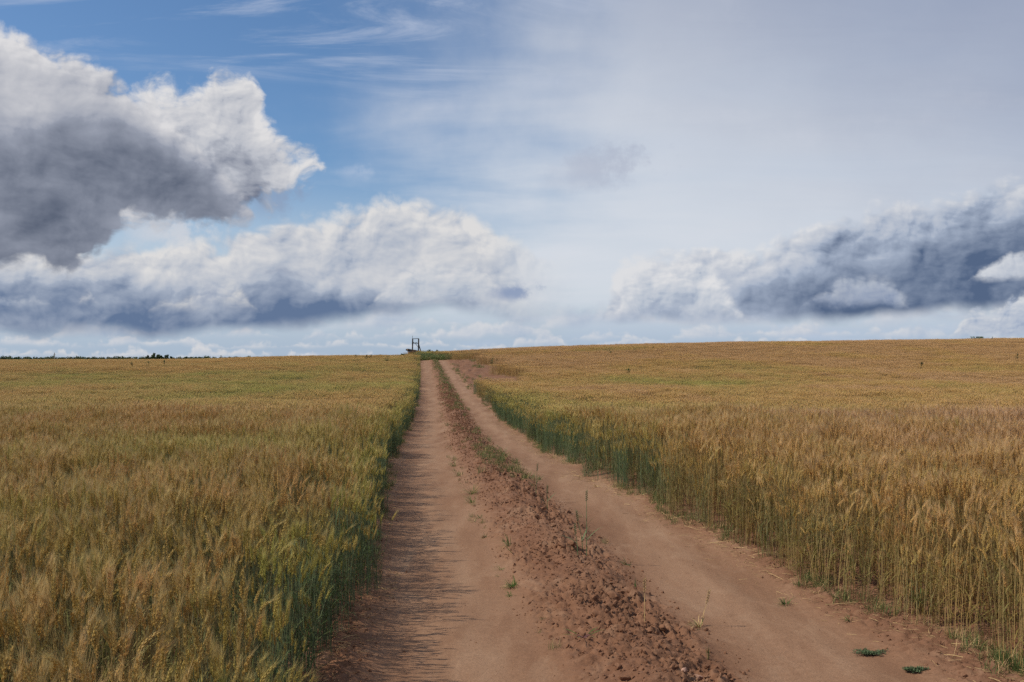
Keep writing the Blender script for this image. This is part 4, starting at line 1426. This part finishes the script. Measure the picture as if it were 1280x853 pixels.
li = 0
lx = PX(518.5); lg = float(surf_z(lx, 158.3))
logs_lab = ['%s log of the dark pile under the high seat', ]
names_ = ('topmost left', 'long tilted upper', 'tilted middle', 'lower front', 'lower rear', 'short crossing', 'rearmost', 'front left stub', 'bottom left', 'bottom right', 'bottom middle')
ll = [((PX(508.8), 158.3, PZ(437.6)), (PX(522), 158.3, PZ(438.6)), .13), ((PX(512), 158.1, PZ(437.2)), (PX(526.5), 158.0, PZ(439.8)), .11),
      ((PX(510.5), 158.5, PZ(438.6)), (PX(527), 158.6, PZ(440.4)), .13), ((PX(514), 158.0, PZ(439.6)), (PX(528), 157.9, PZ(441.2)), .14),
      ((PX(514), 158.8, PZ(439.2)), (PX(527), 158.9, PZ(441.0)), .14), ((PX(511.2), 157.8, PZ(437.0)), (PX(514), 159.3, PZ(437.6)), .11),
      ((PX(513), 159.1, PZ(440.4)), (PX(527.5), 159.2, PZ(442.2)), .15), ((PX(512.4), 158.2, lg - .1), (PX(512.6), 158.2, PZ(438.6)), .11),
      ((PX(513), 158.1, PZ(441.2)), (PX(521), 158.1, PZ(442.2)), .16), ((PX(519), 158.3, PZ(442.0)), (PX(529), 158.3, PZ(443.6)), .16),
      ((PX(513.5), 158.5, lg + .1), (PX(526), 158.5, lg + .1), .17)]
for i, (p, q, r_) in enumerate(ll):
    tag(log_(p, q, r_, i), names_[i] + ' log of the dark pile under the high seat', 'log', 'logs piled under the high seat')


# ---- trees and bushes
def tree(name, x, y, h, w, seed, lab, cat, mat, leaves_n=900, leaf=0.5, base=None, trunk=0.3, group=None):
    r = np.random.default_rng(seed); g = float(surf_z(x, y)) if base is None else base
    e = bpy.data.objects.new(name, None); link(e); e.location = (x, y, g); tag(e, lab, cat, group)
    B = Buf(); tr = h * .028 + .02
    prism(B, [(0, 0, -.1), (w * .02, 0, h * .3), (w * .05, 0, h * .75)], [tr, tr * .75, tr * .25], 0, 6)
    cl = []
    for i in range(9):
        a = r.uniform(0, 6.28); t = r.uniform(trunk * .8, .8); el_ = r.uniform(.3, 1.1); L = w * .5 * r.uniform(.5, .95)
        p0 = np.array([0, 0, h * t * .8]); p1 = p0 + np.array([math.cos(a) * math.cos(el_), math.sin(a) * math.cos(el_), math.sin(el_) * .8]) * L
        prism(B, [p0, (p0 + p1) / 2 + [0, 0, -.03 * h], p1], [tr * .4, tr * .25, tr * .1], 0, 4)
        cl.append((p1, w * r.uniform(.16, .28)))
    for i in range(9): cl.append((np.array([r.normal(0, w * .2), r.normal(0, w * .2), h * r.uniform(trunk + .1, .90)]), w * r.uniform(.15, .27)))
    link(bpy.data.objects.new('trunk', B.mesh('trunk', [M_BARK])), e)
    V = []
    for i in range(leaves_n):
        c, rr = cl[r.integers(len(cl))]
        dv = r.normal(size=3); dv /= np.linalg.norm(dv)
        p = c + dv * rr * r.random() ** .45 * [1, 1, .85]
        p[2] = min(max(p[2], h * trunk * .5), h)
        u = r.normal(size=3); u /= np.linalg.norm(u); v = np.cross(u, dv); v /= np.linalg.norm(v) + 1e-6
        sz = leaf * r.uniform(.6, 1.3)
        V += [p - u * sz, p + v * sz * .5, p + u * sz, p - v * sz * .5]
    F = np.arange(len(V)).reshape(-1, 4)
    me = mesh_np('crown', np.array(V), F, [mat], None, False)
    link(bpy.data.objects.new('crown', me), e)
    return e


FY = 880.0
TT = ((181.5, 444.6, 3.4, 'leftmost and lowest tree of the dark far group on the left horizon'),
      (185.5, 443.4, 4.2, 'second tree from the left in the dark far group'),
      (190.5, 442.8, 4.6, 'third tree in the dark far group, just left of the tallest'),
      (196.5, 440.8, 6.4, 'tallest tree of the dark far group on the left horizon'),
      (202.5, 442.6, 4.6, 'tree just right of the tallest one in the dark far group'),
      (207.0, 442.4, 3.8, 'rightmost tree of the dark far group'),
      (214.3, 445.0, 2.2, 'small lone tree standing apart right of the dark far group'),
      (231.0, 445.2, 5.0, 'low rounded tree farther right along the far horizon line'),
      (253.5, 445.6, 3.0, 'smallest tree at the right end of the far horizon line'))
for i, (px, top, wpx, lab) in enumerate(TT):
    y_ = FY + (i % 3) * 8 - 8; x_ = (px - 640) / FPX * y_
    h = EYE + (447 - top) / FPX * y_ + 8.0
    tree('far_tree', x_, y_, h, wpx * y_ / FPX * 1.5, 20 + i, lab, 'tree', M_LEAFT, 700, .8, -8.0, .3)

# the far wood reads as one dark line
r = np.random.default_rng(5); V = []; Bt = Buf()
for i in range(420):
    x_ = -620 + 400 * (i + r.random()) / 420; y_ = 905 + r.uniform(-10, 14)
    h = r.uniform(9.8, 10.6) + (1.0 if r.random() < .12 else 0); w = r.uniform(2.4, 4.5)
    prism(Bt, [(x_, y_, -8.2), (x_, y_, -8 + h * .6)], [.22, .12], 1, 4)
    for q in range(150):
        dv = r.normal(size=3); dv /= np.linalg.norm(dv)
        p = np.array([x_, y_, -8 + h * .62]) + dv * [w * .8, w * .6, h * .38] * r.random() ** .4
        u = r.normal(size=3); u /= np.linalg.norm(u); v = np.cross(u, dv); sz = r.uniform(.5, 1.1)
        V += [p - u * sz, p + v * sz * .6, p + u * sz, p - v * sz * .6]
V = np.array(V); Bt.add(V, np.concatenate([np.arange(len(V)).reshape(-1, 4)[:, :3], np.arange(len(V)).reshape(-1, 4)[:, [0, 2, 3]]]), 0)
o = link(bpy.data.objects.new('far_wood', Bt.mesh('far_wood', [M_LEAFT, M_BARK])))
tag(o, 'distant dark wood forming a thin line on the left horizon', 'wood', kind='stuff')

# pale pole on the far horizon
px_ = (68.3 - 640) / FPX * 890
pe = bpy.data.objects.new('far_pole', None); link(pe); pe.location = (px_, 890, -8)
tag(pe, 'thin pale pole rising above the far wood on the left horizon', 'pole')
B = Buf(); prism(B, [(0, 0, 0), (0, 0, 8), (0, 0, 14)], [.45, .4, .3], 0, 8); link(bpy.data.objects.new('shaft', B.mesh('shaft', [plain('pale_concrete', (.32, .31, .27), scale=1)])), pe)
B = Buf(); beam(B, (-.9, 0, 12.2), (.9, 0, 12.2), .3, .3); link(bpy.data.objects.new('crossarm', B.mesh('crossarm', [M_BARK])), pe)

for i, (px, top, d, w, lab) in enumerate(((539, 437.2, 165, 1.3, 'round dark bush on the skyline just right of the high seat'),
                                          (545.6, 437.2, 166, .7, 'smaller bush right of the round one near the high seat'),
                                          (506, 442.4, 140, 1.5, 'low green bush left of the log pile'),
                                          (475.5, 443.2, 150, .7, 'small dark bush on the left skyline left of the high seat'),
                                          (1222, 421.4, 150, 2.0, 'dark bush on the right skyline near the frame edge'),
                                          (1209, 423.8, 152, 1.2, 'flat bush left of the dark one on the right skyline'),
                                          (1273, 423.2, 150, 1.6, 'low bush on the skyline at the right frame edge'))):
    x_ = (px - 640) / FPX * d; g = float(surf_z(x_, d)); h = max(EYE + (447 - top) / FPX * d - g, .9)
    tree('bush', x_, d, h, w, 70 + i, lab, 'bush', M_BUSH, 500, .11, None, .35)
